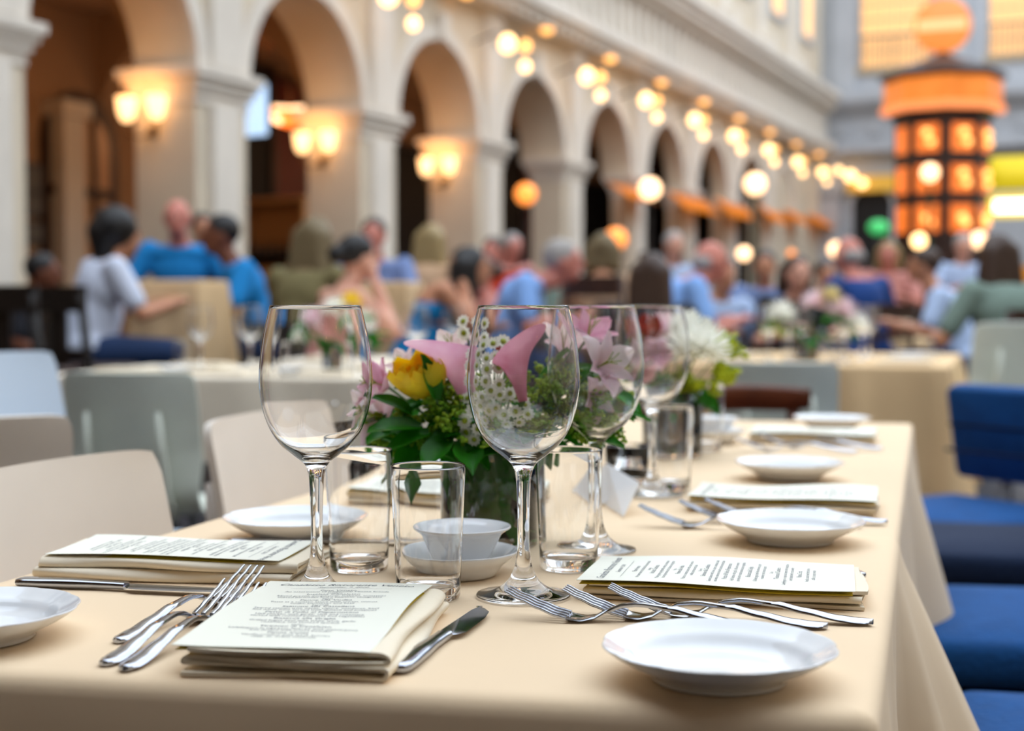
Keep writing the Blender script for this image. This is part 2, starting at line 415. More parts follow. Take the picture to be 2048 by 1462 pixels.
# front cloth: corners NR, MR, ML, NL (ccw): edge 0 right side, 1 seam, 2 left side, 3 front
def b_front(ei, f, g):
    b = 0
    if ei == 0:
        b += .17*math.exp(-((f-1.0)/.16)**2)*g + .075*math.exp(-((f-.80)/.045)**2)*g - .02*math.exp(-((f-.70)/.06)**2)*g
        b += .045*math.exp(-((f-.15)/.05)**2)*g + .03*math.exp(-((f-.42)/.05)**2)*g
    if ei == 1:
        b += .10*math.exp(-((f)/.08)**2)*g
    return b
def d_front(ei, f):
    return .012 if (ei == 1 and .1 < f < .9) else .40
front = cloth('tablecloth', [NR, MR, ML, NLc], TOP, d_front, b_front, CLOTH, 'cream linen tablecloth with draped corner fold under the near place settings', r=.014, amp=.007, freq=11, seed=1.0, corner=.03)
def b_back(ei, f, g):
    b = 0
    if ei == 0: b += .07*math.exp(-((f-.62)/.08)**2)*g + .03*math.exp(-((f-.93)/.05)**2)*g + .02*math.exp(-((f-.3)/.06)**2)*g
    return b
back = cloth('tablecloth', [MR+Vector((-.0,.0,0)), FR, FLc, ML], TOP-.002, lambda ei, f: .02 if ei == 3 else .335, b_back, CLOTH, 'cream linen tablecloth under the far plates of the nearest table', r=.012, amp=.008, freq=13, seed=2.2, corner=.02)
TA = (NR-NLc).normalized(); 
table('dining_table', [NR, lerp(NR, FR, SEAM-.005), lerp(NLc, FLc, SEAM-.005), NLc], TOP-.004, 'wooden table hidden beneath the near cream tablecloth')
table('dining_table', [lerp(NR, FR, SEAM+.005), FR, FLc, lerp(NLc, FLc, SEAM+.005)], TOP-.006, 'wooden table pushed against the far side of the near table')

# ------------------------------------------------------------------ glassware and plates
def spl(pts, n):
    """smooth curve through 2d points (catmull-rom)"""
    out = []; P_ = [pts[0]]+list(pts)+[pts[-1]]
    for i in range(1, len(P_)-2):
        for k in range(n):
            t = k/n; a, b, c, d = P_[i-1], P_[i], P_[i+1], P_[i+2]
            out.append(tuple(.5*((2*b[j]) + (-a[j]+c[j])*t + (2*a[j]-5*b[j]+4*c[j]-d[j])*t*t + (-a[j]+3*b[j]-3*c[j]+d[j])*t**3) for j in range(len(pts[0]))))
    out.append(tuple(pts[-1])); return out
GL = 0
def make_wineglass():
    t = thing('wine_glass', 'x', 'wine glass')
    foot = [(.0001, 0), (.030, 0), (.0380, .0004), (.0392, .0014), (.0385, .0024)]
    outer = spl([(.0385, .0024), (.030, .0042), (.022, .0065), (.014, .0125), (.0092, .020), (.0063, .030), (.0050, .045), (.0051, .070), (.0058, .090), (.0070, .102), (.0105, .110), (.0185, .1165), (.0290, .1255), (.0375, .138), (.0435, .155), (.0463, .1745), (.0455, .195), (.0425, .217), (.0373, .2395)], 5)
    rim = [(.0370, .2401), (.0365, .2396)]
    inner = spl([(.0365, .2396), (.0417, .217), (.0447, .195), (.0455, .1745), (.0427, .1555), (.0366, .139), (.0280, .1275), (.0170, .1195), (.0080, .1160), (.0001, .1150)], 5)
    m = MB(); m.lathe(foot+outer[1:]+rim+inner[1:], 56)
    obj('glass_body', m, GLASS, t)
    return t
def make_tumbler():
    t = thing('tumbler', 'x', 'glass')
    outer = [(.0001, .0006), (.022, .0006), (.0235, .0), (.0252, .0008), (.0262, .003)] + [(.0262+.0046*k/10, .003+.105*k/10) for k in range(1, 11)]
    rim = [(.0306, .1092), (.0302, .1097), (.0298, .1092)]
    inner = [(.0296-.0042*k/10, .108-.094*k/10) for k in range(11)] + [(.0245, .0120), (.0215, .0108), (.012, .0102), (.0001, .0100)]
    m = MB(); m.lathe(outer+rim+inner, 56)
    obj('glass_body', m, GLASS, t)
    return t
def make_plate(R=.075, name='bread_plate'):
    t = thing(name, 'x', 'plate')
    N = 96
    def sc_(a): 
        k = a*12/(2*PI); f = k-math.floor(k); return .985 + .022*(abs(math.cos(PI*f))**.7)
    k_ = R/.075
    prof = [(.0001, .002), (.030, .002), (.039, .002), (.041, .0), (.0435, .0002), (.045, .003), (.052, .0075), (.062, .0125), (.069, .0168), (.0738, .0204), (.0750, .0216), (.0746, .0224), (.0733, .0219), (.066, .0178), (.060, .0148), (.055, .0098), (.049, .0070), (.042, .0058), (.02, .0054), (.0001, .0054)]
    prof = spl(prof, 3); rings = []
    for (r, z) in prof:
        f = max(0, min(1, (r-.050)/.02))
        rings.append([Vector((max(r,.0001)*k_*(1+(sc_(2*PI*j/N)-1)*f)*math.cos(2*PI*j/N), max(r,.0001)*k_*(1+(sc_(2*PI*j/N)-1)*f)*math.sin(2*PI*j/N), z*k_*(1+.035*f*(sc_(2*PI*j/N)-.985)/.022*0))) for j in range(N)])
    m = MB(); m.loft(rings); obj('dish', m, PORC, t); return t
def on(px, py, z=TOP): return P(px, py, z)
def at(px, Y, z=TOP):
    v = PD(px, HOR+200, Y); return Vector((v.x, Y, z))
WG = make_wineglass(); TU = make_tumbler(); PL = make_plate()
ZT_ = TOP + .0006
for (px, Y, lab) in [(632, 1.168, 'tall clear wine glass standing behind the front menu, left of the flowers'),
                     (1047, 1.165, 'tall clear wine glass with its foot in full view in front of the flowers'),
                     (1193, 1.385, 'tall clear wine glass behind the tumbler beside the folded white card'),
                     (1305, 1.80, 'tall clear wine glass before the white flowers, slightly blurred')]:
    first_or_dup(WG, at(px, Y, ZT_), 0, lab)
for (px, Y, lab) in [(717, 1.285, 'straight clear water tumbler just right of the left wine glass stem'),
                     (856, 1.158, 'straight clear water tumbler behind the corner of the front menu'),
                     (1138, 1.29, 'straight clear water tumbler between the vase and the right menu'),
                     (1317, 1.80, 'clear water tumbler behind the folded white card'),
                     (1412, 2.36, 'clear water tumbler standing left of the farthest right menu')]:
    p = at(px, Y, ZT_)
    if px == 1317: p.x += .02; p.y += .045
    first_or_dup(TU, p, 0, lab)
for (px, Y, lab) in [(1441, .905, 'white scalloped bread plate at the near right corner of the table'),
                     (-63, 1.016, 'white scalloped bread plate cut off by the left edge'),
                     (591, 1.466, 'white scalloped bread plate behind the left wine glass stem'),
                     (1582, 1.442, 'white scalloped bread plate between the two nearer right menus'),
                     (1580, 1.98, 'white scalloped bread plate between the second and third right menus'),
                     (1664, 2.78, 'white scalloped bread plate by the far end of the near table'),
                     (905, 2.0, 'white scalloped bread plate on the left side behind the vase')]:
    first_or_dup(PL, at(px, Y, ZT_+.0004), .13 if px > 0 else .4, lab)

def make_saucer():
    t = thing('saucer', 'x', 'saucer'); m = MB()
    m.lathe(spl([(.0001, .003), (.030, .003), (.033, 0), (.036, .0005), (.041, .008), (.050, .015), (.0545, .0195), (.055, .0215), (.0538, .0215), (.048, .0165), (.040, .0105), (.030, .0085), (.0001, .008)], 3), 64)
    obj('dish', m, PORC, t); return t
def make_bowl():
    t = thing('sauce_bowl', 'x', 'bowl'); m = MB()
    m.lathe(spl([(.0001, .002), (.018, .002), (.020, 0), (.022, .0008), (.027, .008), (.0335, .021), (.037, .0272), (.0435, .0315), (.0445, .0328), (.0432, .0338), (.0365, .030), (.031, .021), (.024, .0095), (.016, .006), (.0001, .0055)], 3), 64)
    obj('bowl', m, PORC, t)
    return t
SA = make_saucer(); BO = make_bowl()
p = at(913, 1.262); first_or_dup(SA, p+Vector((0,0,.001)), 0, 'small white saucer at the foot of the vase')
first_or_dup(BO, p+Vector((.004, 0, .0105)), 0, 'small white sauce bowl on the saucer beside the vase')
p = at(1428, 2.5); first_or_dup(SA, p+Vector((0,0,.001)), 0, 'blurred white saucer left of the farthest right menu')
first_or_dup(BO, p+Vector((0, 0, .0105)), 0, 'blurred white sauce bowl at the far end of the table')

# ------------------------------------------------------------------ cutlery
def interp(tab, s):
    for i in range(len(tab)-1):
        if tab[i][0] <= s <= tab[i+1][0]:
            f = (s-tab[i][0])/(tab[i+1][0]-tab[i][0]); f = f*f*(3-2*f)*.5+f*.5
            return tab[i][1] + (tab[i+1][1]-tab[i][1])*f
    return tab[-1][1] if s > tab[-1][0] else tab[0][1]
FZ = [(0, .0215), (.012, .0160), (.026, .0105), (.040, .0056), (.052, .0027), (.060, .0020), (.068, .0033), (.078, .0085), (.090, .0132), (.102, .0148), (.125, .0128), (.15, .0078), (.175, .0035), (.19, .0022), (.2, .0020)]
FWd = [(0, .0222), (.03, .0240), (.05, .0252), (.058, .0238), (.066, .0165), (.074, .0095), (.085, .0066), (.11, .0066), (.14, .0100), (.17, .0142), (.184, .0158), (.191, .0150), (.196, .0115), (.1988, .0070), (.2, .0012)]
def ribbon(mb, s0, s1, n, zf, wf, th, xo=lambda s: 0, dish=0, ends=True):
    rings = []
    for i in range(n+1):
        q = i/n; q = 1-(1-q)**2.2 if s1 > .15 else q
        s = s0+(s1-s0)*q; z = zf(s); ww = wf(s)/2; x0 = xo(s); t2 = th(s)/2 if callable(th) else th/2
        dd = dish(s) if callable(dish) else dish
        r = []
        for (u, v) in [(-1, 0), (-.82, .85), (-.4, 1), (0, 1), (.4, 1), (.82, .85), (1, 0), (.82, -.85), (.4, -1), (0, -1), (-.4, -1), (-.82, -.85)]:
            r.append(Vector((s, x0+u*ww, z + v*t2 + dd*(u*u-1))))
        rings.append(r)
    mb.loft(rings)
def make_fork():
    t = thing('fork', 'x', 'fork')
    zf = lambda s: interp(FZ, s)
    h = MB(); ribbon(h, .070, .2, 44, zf, lambda s: interp(FWd, s), lambda s: .0034 if s > .078 else .0026, dish=lambda s: -.0012 if s > .13 else 0)
    obj('handle', h, STEEL, t, sharp=50)
    b = MB(); ribbon(b, .048, .0705, 14, zf, lambda s: interp(FWd, s), .0022, dish=lambda s: .0022*max(0, 1-(s-.048)/.022))
    for k in range(4):
        c0 = (k-1.5)/1.5
        ribbon(b, 0, .0485, 16, zf, lambda s: (.0022+.0018*min(1, s/.03)), lambda s: .0012+.0012*min(1, s/.02), xo=lambda s, c0=c0: c0*(.0092+.0018*min(1, s/.04)), dish=0)
    obj('tines', b, STEEL, t, sharp=50)
    return t
KW = [(0, .0190), (.006, .0215), (.03, .0200), (.06, .0155), (.08, .0125), (.10, .0125)]
def make_knife():
    t = thing('table_knife', 'x', 'knife')
    h = MB(); ribbon(h, 0, .108, 36, lambda s: .0045+.0*s, lambda s: .002 if s < .0001 else interp([(0, .006), (.0015, .0125), (.004, .0172), (.010, .0196), (.022, .0195), (.05, .0165), (.08, .0120), (.1, .0115), (.108, .0125)], s), lambda s: interp([(0, .004), (.005, .0072), (.05, .0082), (.09, .0066), (.108, .0062)], s))
    obj('handle', h, STEEL, t, sharp=60)
    b = MB(); rings = []
    for i in range(31):
        f = i/30; s = .108+.104*f; wd = interp([(0, .010), (.06, .0165), (.12, .0190), (.6, .0185), (.82, .0155), (.94, .0085), (1, .0012)], f)
        y1 = .0062 - .000*f; y0 = y1 - wd
        if f > .8: y1 -= .004*((f-.8)/.2)**2
        tt = .0026*(1-.55*f)
        rings.append([Vector((s, y1, .0042+tt/2)), Vector((s, y0+.003, .0042+.0005)), Vector((s, y0, .0042)), Vector((s, y0+.003, .0042-.0005)), Vector((s, y1, .0042-tt/2))])
    b.loft(rings); obj('blade', b, STEEL, t, sharp=35); return t
FK = make_fork(); KN = make_knife()
def lay(root, a, b, label, z=TOP+.0002, tilt=0, roll=0):
    """a = where the first end (tines / knife handle end) lies, b = the other end; both points on the table"""
    ang = math.atan2(b.y-a.y, b.x-a.x)
    o = first_or_dup(root, Vector((a.x, a.y, z)), ang, label); o.rotation_euler = (roll, tilt, ang); return o
# left setting in front: three forks, tines to the upper right, handles ends near lower left
def fork_from_handle(hx, hy, ang, lab, z=TOP+.0003, tilt=0):
    e = P(hx, hy, TOP+.002); dirv = Vector((math.cos(ang), math.sin(ang), 0)); a = e + dirv*.2
    return lay(FK, a, e, lab, z, tilt)
fork_from_handle(232, 1284, math.radians(71.5), 'steel fork, uppermost of three lying left of the front menu')
fork_from_handle(206, 1330, math.radians(75.5), 'steel fork, middle one of three lying left of the front menu', TOP+.0004)
fork_from_handle(246, 1340, math.radians(75), 'steel fork partly covered by the front menu and napkin', TOP+.0004)
# right setting: three forks, handles to the right
for (hx, hy, ang, lab, z) in [(1540, 1257, 166, 'steel fork with its tines nearest the wine glass foot', TOP+.0003),
                       (1656, 1254, 165.5, 'steel fork between two others above the front right plate', TOP+.0003),
                       (1747, 1246, 167.5, 'steel fork lying against the right menu napkin', TOP+.0003)]:
    fork_from_handle(hx, hy, math.radians(ang), lab, z)
for (hx, hy, ang, lab) in [(1650, 1060, 165, 'steel fork lying nearest the plate of the second right setting'), (1725, 1050, 165, 'steel fork between two forks of the second right setting'), (1775, 1044, 167, 'steel fork whose handle ends right of the second plate'),
                           (1715, 903, 166, 'blurred steel fork, front one below the farthest right menu'), (1765, 897, 167, 'blurred steel fork touching the farthest right menu napkin')]:
    fork_from_handle(hx, hy, math.radians(ang), lab)
a = P(790, 1352); b = P(970, 1224); k = lay(KN, a, b, 'steel table knife with its blade reflecting the flowers')
k.scale = ((b-a).length/.212,)*3
a = P(33, 1172); b = P(545, 1195); k = lay(KN, a, b, 'steel table knife lying before the left napkin'); k.rotation_euler = (0, 0, math.atan2(b.y-a.y, b.x-a.x))
a = P(1732, 1160); b = P(1320, 1148); lay(KN, a, b, 'steel knife whose end shows behind the right menu')
a = P(655, 1090); b = P(455, 1092); lay(KN, b, a, 'steel knife in front of the plate behind the left wine glass')

# ------------------------------------------------------------------ napkins and menus
def sag(x, y, seed, amp): return amp*(noise.noise(Vector((x*14+seed*7.3, y*9, seed))) )
def make_napkin(wd, ln, gap, seed, layers=4, shrink=0.0):
    """folded cloth: a ribbon going back and forth, folds on the +x side and -x side, along y"""
    t = .0027; pts = []; z = t/2
    path = []
    for L in range(layers):
        xs = [-1, 1] if L % 2 == 0 else [1, -1]
        w2 = wd/2 - .004 - (.0035 if L >= 2 else 0); n = 16
        for k in range(n+1): path.append(((xs[0] + (xs[1]-xs[0])*k/n)*w2, z, 0))
        if L < layers-1:
            g = gap[L]; side = xs[1]
            for k in range(1, 8):
                a = -PI/2 + PI*k/8; path.append((side*(w2 + math.cos(a)*min(g, .006)*.9), z + g/2 + math.sin(a)*g/2, 1))
            z += g
    mb = MB(); rings = []; NY = 14
    for j in range(NY+1):
        y = (j/NY-.5)*ln; r_o = []; r_i = []
        nn = len(path)
        for i, (x, zz, k) in enumerate(path):
            x0, z0, _ = path[max(i-1, 0)]; x1, z1, _ = path[min(i+1, nn-1)]
            tx, tz = x1-x0, z1-z0; l = math.hypot(tx, tz) or 1; nx, nz = -tz/l, tx/l
            s_ = sag(x, y, seed, .0016)*(zz/(.006+zz))*1.6; yy = y + .003*math.sin(x*40+seed+zz*300)
            xx = x + .0025*math.sin(y*35+seed+zz*400)
            r_o.append(Vector((xx+nx*t/2, yy, max(zz+nz*t/2+s_, .0002)))); r_i.append(Vector((xx-nx*t/2, yy, max(zz-nz*t/2+s_, .0001))))
        rings.append(r_o + r_i[::-1])
    mb.loft(rings); return mb, z
def bend(x, y, seed, wd, ln):
    return .0018*math.sin((y/ln)*5.5+seed) * (x/wd+.5) + .0022*(abs(2*x/wd)**3)*(.5+.5*math.sin(y*30+seed*3)) + .0006*math.sin(x*40+seed)
TXT = [('Canaletto Ristorante Veneto', .0092, 1, .090), ('September 9, 2010', .0052, 1, .0815), ('RULE', 0, 0, .0775),
 ('Pane Veneto', .0056, 0, .068), ('An assortment of traditional Veneto breads', .0046, 0, .0628),
 ('Insalata', .0040, 0, .0575), ('Insalata Canaletto', .0058, 0, .0525), ('Mixed greens, gorgonzola, walnuts, tomatoes', .0046, 0, .0465), ('shaved parmesan and a balsamic vinaigrette', .0046, 0, .0415),
 ('Pasta', .0040, 0, .0360), ('Penne alla Vodka', .0058, 0, .0310), ('Pasta in a tomato sauce with cream, onions', .0046, 0, .0250), ('vodka, parmesan and basil', .0046, 0, .0200),
 ('Secondi', .0040, 0, .0145), ('Salmone alla Castellana', .0058, 0, .0095), ('Seared salmon with olives, capers, tomatoes, basil', .0046, 0, .0035), ('and white wine served with spinach and potatoes', .0046, 0, -.0015),
 ('Petto di Pollo al Peperoncino', .0058, 0, -.0085), ('Half chicken with garlic, chili and rosemary', .0046, 0, -.0145), ('served with roasted potatoes and vegetables', .0046, 0, -.0195),
 ('Bistecca alla Griglia', .0058, 0, -.0270), ('Grilled angus beef with white wine, garlic', .0046, 0, -.0330), ('rosemary and sauteed spinach', .0046, 0, -.0380),
 ('Dolci', .0040, 0, -.0445), ('Tiramisu di Canaletto', .0058, 0, -.0500), ('Ladyfingers in espresso layered with mascarpone', .0046, 0, -.0560), ('and dusted with cocoa powder', .0046, 0, -.0610),
 ('Panna Cotta', .0058, 0, -.0680), ('Vanilla custard with fresh berries', .0046, 0, -.0740), ('caffe, te, acqua minerale', .0046, 0, -.0790)]
def text_mesh():
    mb = MB()
    for (s, size, sh, y) in TXT:
        if s == 'RULE':
            for k in range(24):
                x0 = -.040+.08*k/24; x1 = x0+.08/24; mb.add([(x0, y, 0), (x1, y, 0), (x1, y+.0003, 0), (x0, y+.0003, 0)], [(0, 1, 2, 3)])
            continue
        cu = bpy.data.curves.new('line', 'FONT'); cu.body = s; cu.size = size; cu.align_x = 'CENTER'; cu.resolution_u = 2; cu.shear = .35 if sh else .0
        to = bpy.data.objects.new('line', cu); C.objects.link(to); bpy.context.view_layer.update()
        me = bpy.data.meshes.new_from_object(to.evaluated_get(bpy.context.evaluated_depsgraph_get()))
        mb.add([(v.co.x, v.co.y+y, 0) for v in me.vertices], [tuple(p.vertices) for p in me.polygons])
        bpy.data.objects.remove(to); bpy.data.curves.remove(cu); bpy.data.meshes.remove(me)
    return mb
TM = text_mesh()
def make_menu(center, ang, seed, label, nap_label, wd=.137, ln=.216, nw=.135, nlen=.215, gap=(.008, .006, .007), nang=None, noff=(0, 0), folds=1):
    nang = ang if nang is None else nang
    mb, zt = make_napkin(nw, nlen, gap, seed)
    if folds < 0: mb.xf(Matrix.Scale(-1, 4, Vector((1, 0, 0))))
    nb = obj('napkin', mb, NAPK, loc=(center.x+noff[0], center.y+noff[1], TOP+.0006), rz=nang, sharp=60)
    tag(nb, nap_label, 'napkin')
    zt += .0040
    t = thing('menu', label, 'menu', (center.x, center.y, TOP+zt), ang)
    def sheet(w2, l2, dz, th, dx=0, dy=0, sd=0, dr=0):
        m = MB(); nx, ny = 18, 28; vs = []; 
        for j in range(ny+1):
            for i in range(nx+1):
                x = (i/nx-.5)*w2+dx; y = (j/ny-.5)*l2+dy; e = abs(2*i/nx-1)**3
                vs.append((x, y, bend(x, y, seed, wd, ln)+dz - dr*e))
        vs2 = [(a, b, c-th) for a, b, c in vs]; n = len(vs); fs = []
        g = lambda i, j: j*(nx+1)+i
        for j in range(ny):
            for i in range(nx):
                fs.append((g(i,j), g(i+1,j), g(i+1,j+1), g(i,j+1))); fs.append((n+g(i,j+1), n+g(i+1,j+1), n+g(i+1,j), n+g(i,j)))
        for i in range(nx): fs.append((g(i,0), n+g(i,0), n+g(i+1,0), g(i+1,0))); fs.append((g(i,ny), g(i+1,ny), n+g(i+1,ny), n+g(i,ny)))
        for j in range(ny): fs.append((g(0,j), g(0,j+1), n+g(0,j+1), n+g(0,j))); fs.append((g(nx,j), n+g(nx,j), n+g(nx,j+1), g(nx,j+1)))
        m.add(vs+vs2, fs); return m
    obj('paper', sheet(wd, ln, 0, .0004), PAPER, t, sharp=40)
    plabel(obj('bounce_sheet', sheet(wd-.004, ln-.004, -.0022, .0004, dr=.0012), YELLOW, t, sharp=40), 'yellow sheet standing in for reflected light under the cream menu')  # added sheet: its colour stands for yellow light bounced under the paper
    tx = MB(); tx.add([(v.x, v.y, bend(v.x, v.y, seed, wd, ln)+.00035) for v in TM.v], TM.f)
    me = tx.mesh('printed_text', INK, False)
    link(bpy.data.objects.new('printed_text', me), t)
    return t
RA = math.radians
def ctr(*pp, z=.0145): 
    s = Vector()
    for (x, y) in pp: s += P(x, y, TOP+z)
    return s/len(pp)
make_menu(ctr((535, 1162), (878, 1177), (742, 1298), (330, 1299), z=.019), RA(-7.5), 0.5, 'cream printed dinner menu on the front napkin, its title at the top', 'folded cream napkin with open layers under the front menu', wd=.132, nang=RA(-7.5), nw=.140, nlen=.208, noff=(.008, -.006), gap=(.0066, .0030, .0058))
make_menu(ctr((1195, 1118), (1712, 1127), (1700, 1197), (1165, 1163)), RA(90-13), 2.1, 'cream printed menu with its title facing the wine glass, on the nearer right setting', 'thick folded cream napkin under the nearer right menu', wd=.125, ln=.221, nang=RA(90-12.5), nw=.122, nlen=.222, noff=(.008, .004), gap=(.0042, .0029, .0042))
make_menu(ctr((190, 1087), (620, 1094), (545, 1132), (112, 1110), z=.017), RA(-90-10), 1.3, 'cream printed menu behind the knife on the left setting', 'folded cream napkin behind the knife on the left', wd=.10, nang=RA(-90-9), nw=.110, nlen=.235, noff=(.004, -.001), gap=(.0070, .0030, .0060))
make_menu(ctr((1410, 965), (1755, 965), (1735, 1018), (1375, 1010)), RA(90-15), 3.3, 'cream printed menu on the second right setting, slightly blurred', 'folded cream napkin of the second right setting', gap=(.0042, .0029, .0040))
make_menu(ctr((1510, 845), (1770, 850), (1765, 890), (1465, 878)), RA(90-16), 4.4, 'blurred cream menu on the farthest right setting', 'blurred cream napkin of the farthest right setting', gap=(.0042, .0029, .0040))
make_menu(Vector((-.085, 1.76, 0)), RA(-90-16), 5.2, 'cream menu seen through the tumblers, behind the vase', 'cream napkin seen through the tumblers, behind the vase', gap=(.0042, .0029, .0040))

# folded white card and votive
def make_card():
    t = thing('name_card', 'blank white folded card standing tilted behind the water tumbler', 'card')
    A = P(1203, 1006); B = P(1247, 1034); Cc = PD(1279, 966, B.y+.045); D = PD(1213, 926, A.y+.06)
    E = P(1150, 985)
    m = MB(); th = Vector((.0003, .0006, 0))
    m.loft([[A, B, Cc, D], [A+th, B+th, Cc+th, D+th]])
    Bk = B + Vector((-.045, .06, 0)); Ak = A + Vector((-.045, .05, 0)); 
    m.loft([[D, Cc, Cc+(Bk-B)*.9+Vector((0,0,-Cc.z+TOP+.001)), D+(Ak-A)*.9+Vector((0,0,-D.z+TOP+.001))], [D+th, Cc+th, Cc+(Bk-B)*.9+Vector((0,0,-Cc.z+TOP+.001))+th, D+(Ak-A)*.9+Vector((0,0,-D.z+TOP+.001))+th]])
    obj('card', m, mat('white_card', srgb(252, 253, 255), .6, transl=.35), t, smooth=False)
make_card()
def make_votive():
    t = thing('candle_holder', 'x', 'candle')
    m = MB(); m.lathe([(.0001, 0), (.026, 0), (.030, .004), (.033, .050), (.0322, .0505), (.0312, .050), (.028, .008), (.0001, .007)], 40); obj('glass_cup', m, GLASS, t)
    c = MB(); c.lathe([(.0001, .0085), (.019, .0085), (.019, .03), (.016, .031), (.0001, .030)], 24); obj('candle', c, mat('wax', srgb(245, 240, 225), .5, sss=.3), t)
    return t
VO = make_votive()
first_or_dup(VO, at(1258, 1.93, TOP+.0006), 0, 'small glass candle holder behind the folded white card')

# ------------------------------------------------------------------ flowers
LEAFM = mat('dark_leaf', srgb(36, 120, 10), .45, var=.35, vscale=20, transl=.25)
LIMEM = mat('lime_filler', srgb(190, 205, 50), .6, col2=srgb(120, 180, 36), vscale=25, transl=.25)
LIME2 = mat('lime_leaf', srgb(200, 215, 40), .55, var=.15, vscale=20, transl=.25)
STEM = mat('green_stem', srgb(70, 110, 40), .5)
PINK = mat('pink_petal', srgb(226, 160, 190), .5, sss=.15, col2=srgb(248, 208, 222), vscale=18, transl=.45)
MAUVE = mat('mauve_spathe', srgb(226, 160, 180), .45, sss=.15, col2=srgb(176, 80, 104), vscale=22, transl=.45)
PALEP = mat('pale_petal', srgb(252, 240, 238), .5, sss=.15, col2=srgb(244, 208, 222), vscale=16, transl=.45)
YELP = mat('yellow_petal', srgb(250, 205, 5), .5, sss=.2, col2=srgb(252, 232, 60), vscale=15, transl=.45)
REDP = mat('red_petal', srgb(165, 40, 22), .5, transl=.45)
WHITEP = mat('white_petal', srgb(252, 252, 244), .5, transl=.45)
DCEN = mat('green_yellow_centre', srgb(150, 165, 30), .6)
def petal(mb, c, dirv, up, L, Wd, curl=.3, n=7, m=5, tip=1.0):
    """cupped petal from c along dirv, face towards up"""
    dirv = dirv.normalized(); side = dirv.cross(up).normalized(); up = side.cross(dirv).normalized()
    vs = []
    for i in range(n+1):
        f = i/n; ww = Wd*math.sin(PI*min(.97, (f*.86+.08)))**.8*(1 if f < .7 else 1-(f-.7)*1.4*tip)
        for j in range(m+1):
            g = j/m*2-1
            vs.append(c + dirv*(L*f) + side*(ww*g*.5) + up*(curl*L*(f*f) + Wd*.22*g*g))
    fs = [(i*(m+1)+j, i*(m+1)+j+1, (i+1)*(m+1)+j+1, (i+1)*(m+1)+j) for i in range(n) for j in range(m)]
    return mb.add(vs, fs)
def basis(n):
    n = n.normalized(); a = n.cross(Vector((0, 0, 1)) if abs(n.z) < .9 else Vector((1, 0, 0))).normalized(); return a, n.cross(a)
def stem(parent, a, b, r=.0016):
    m = MB(); mid = (Vector(a)+Vector(b))/2 + Vector((0, 0, .01)); m.tube([a, mid, b], r, 6); return obj('stem', m, STEM, parent)
VC = at(982, 1.43)                       # vase centre on the table
def calla(head, axis, L, R, M, label, tipd=None, twist=0, throat=None):
    t = thing('calla_lily', label, 'flower', head)
    ax = axis.normalized(); u = (tipd-ax*tipd.dot(ax)).normalized(); v = ax.cross(u); m = MB(); vs = []; NU, NV = 36, 14
    for i in range(NV+1):
        h = i/NV
        for j in range(NU+1):
            th = -PI*1.06 + 2*PI*1.06*j/NU; front = .5+.5*math.cos(th)
            r = R*(.16 + .25*h + .62*h**3)*(1 + .25*h*front) + .0012*(j/NU)
            hh = L*(h*(.62+.38*front**1.5)) - R*.5*max(0, h-.8)*5*(1-front)*.2
            r += R*.35*max(0, h-.75)*4*front*.6
            a = th+twist; vs.append(u*(r*math.cos(a)) + v*(r*math.sin(a)) + ax*hh)
    fs = [(i*(NU+1)+j, i*(NU+1)+j+1, (i+1)*(NU+1)+j+1, (i+1)*(NU+1)+j) for i in range(NV) for j in range(NU)]
    m.add(vs, fs); o = obj('spathe', m, M, t)
    sp = MB(); sp.cap(ax*(L*.15), ax*(L*.62), R*.10, R*.08); plabel(obj('spadix', sp, throat or YELP, t), 'yellow spadix')
    stem(t, -ax*.0, Vector((VC.x, VC.y, TOP+.06))-head + Vector((0, 0, 0)), .0028); return t
def rosebud(head, axis, R, M, label, name='rose'):
    t = thing(name, label, 'flower', head); u, v = basis(axis); ax = axis.normalized(); m = MB()
    for ring, (n, rr, L, cu) in enumerate([(3, .15, .8, .1), (4, .35, .95, -.05), (5, .6, 1.0, -.2), (6, .8, .95, -.45)]):
        for k in range(n):
            a = 2*PI*k/n + ring*.7; o = (u*math.cos(a)+v*math.sin(a))
            petal(m, o*R*rr*.6 - ax*R*.5, (ax*1.3+o*(.2+.35*ring)), -o, R*L*1.35, R*1.25, -cu*.6)
    obj('petals', m, M, t); stem(t, Vector(), Vector((VC.x, VC.y, TOP+.06))-head); return t
def alstro(head, axis, R, M, label):
    t = thing('alstroemeria', label, 'flower', head); u, v = basis(axis); ax = axis.normalized(); m = MB()
    for k in range(6):
        a = 2*PI*k/6 + .3; o = (u*math.cos(a)+v*math.sin(a))
        petal(m, o*R*.05, (ax*.75+o*(1.0 if k % 2 else .8)), ax, R*(1.25 if k % 2 else 1.1), R*(.75 if k % 2 else .5), -.18)
    obj('petals', m, M, t); s = MB()
    for k in range(5): a = k*1.3; s.tube([Vector(), ax*R*.5+u*.1*R*math.cos(a), ax*R*.9 + (u*math.cos(a)+v*math.sin(a))*R*.2], .0005, 5)
    obj('stamens', s, DCEN, t); stem(t, Vector(), Vector((VC.x, VC.y, TOP+.06))-head, .0014); return t
pm = MB(); cm = MB()
for k in range(10):
    a = 2*PI*k/10; petal(pm, Vector((math.cos(a)*.0012, math.sin(a)*.0012, 0)), Vector((math.cos(a), math.sin(a), .12)), Vector((0, 0, 1)), .0052, .0036, .05, 4, 3, .3)
cm.ell((0, 0, .0008), (.0024, .0024, .0016), u=10, v=6)
dm_p = pm.mesh('bloom', WHITEP); dm_c = cm.mesh('centre', DCEN)
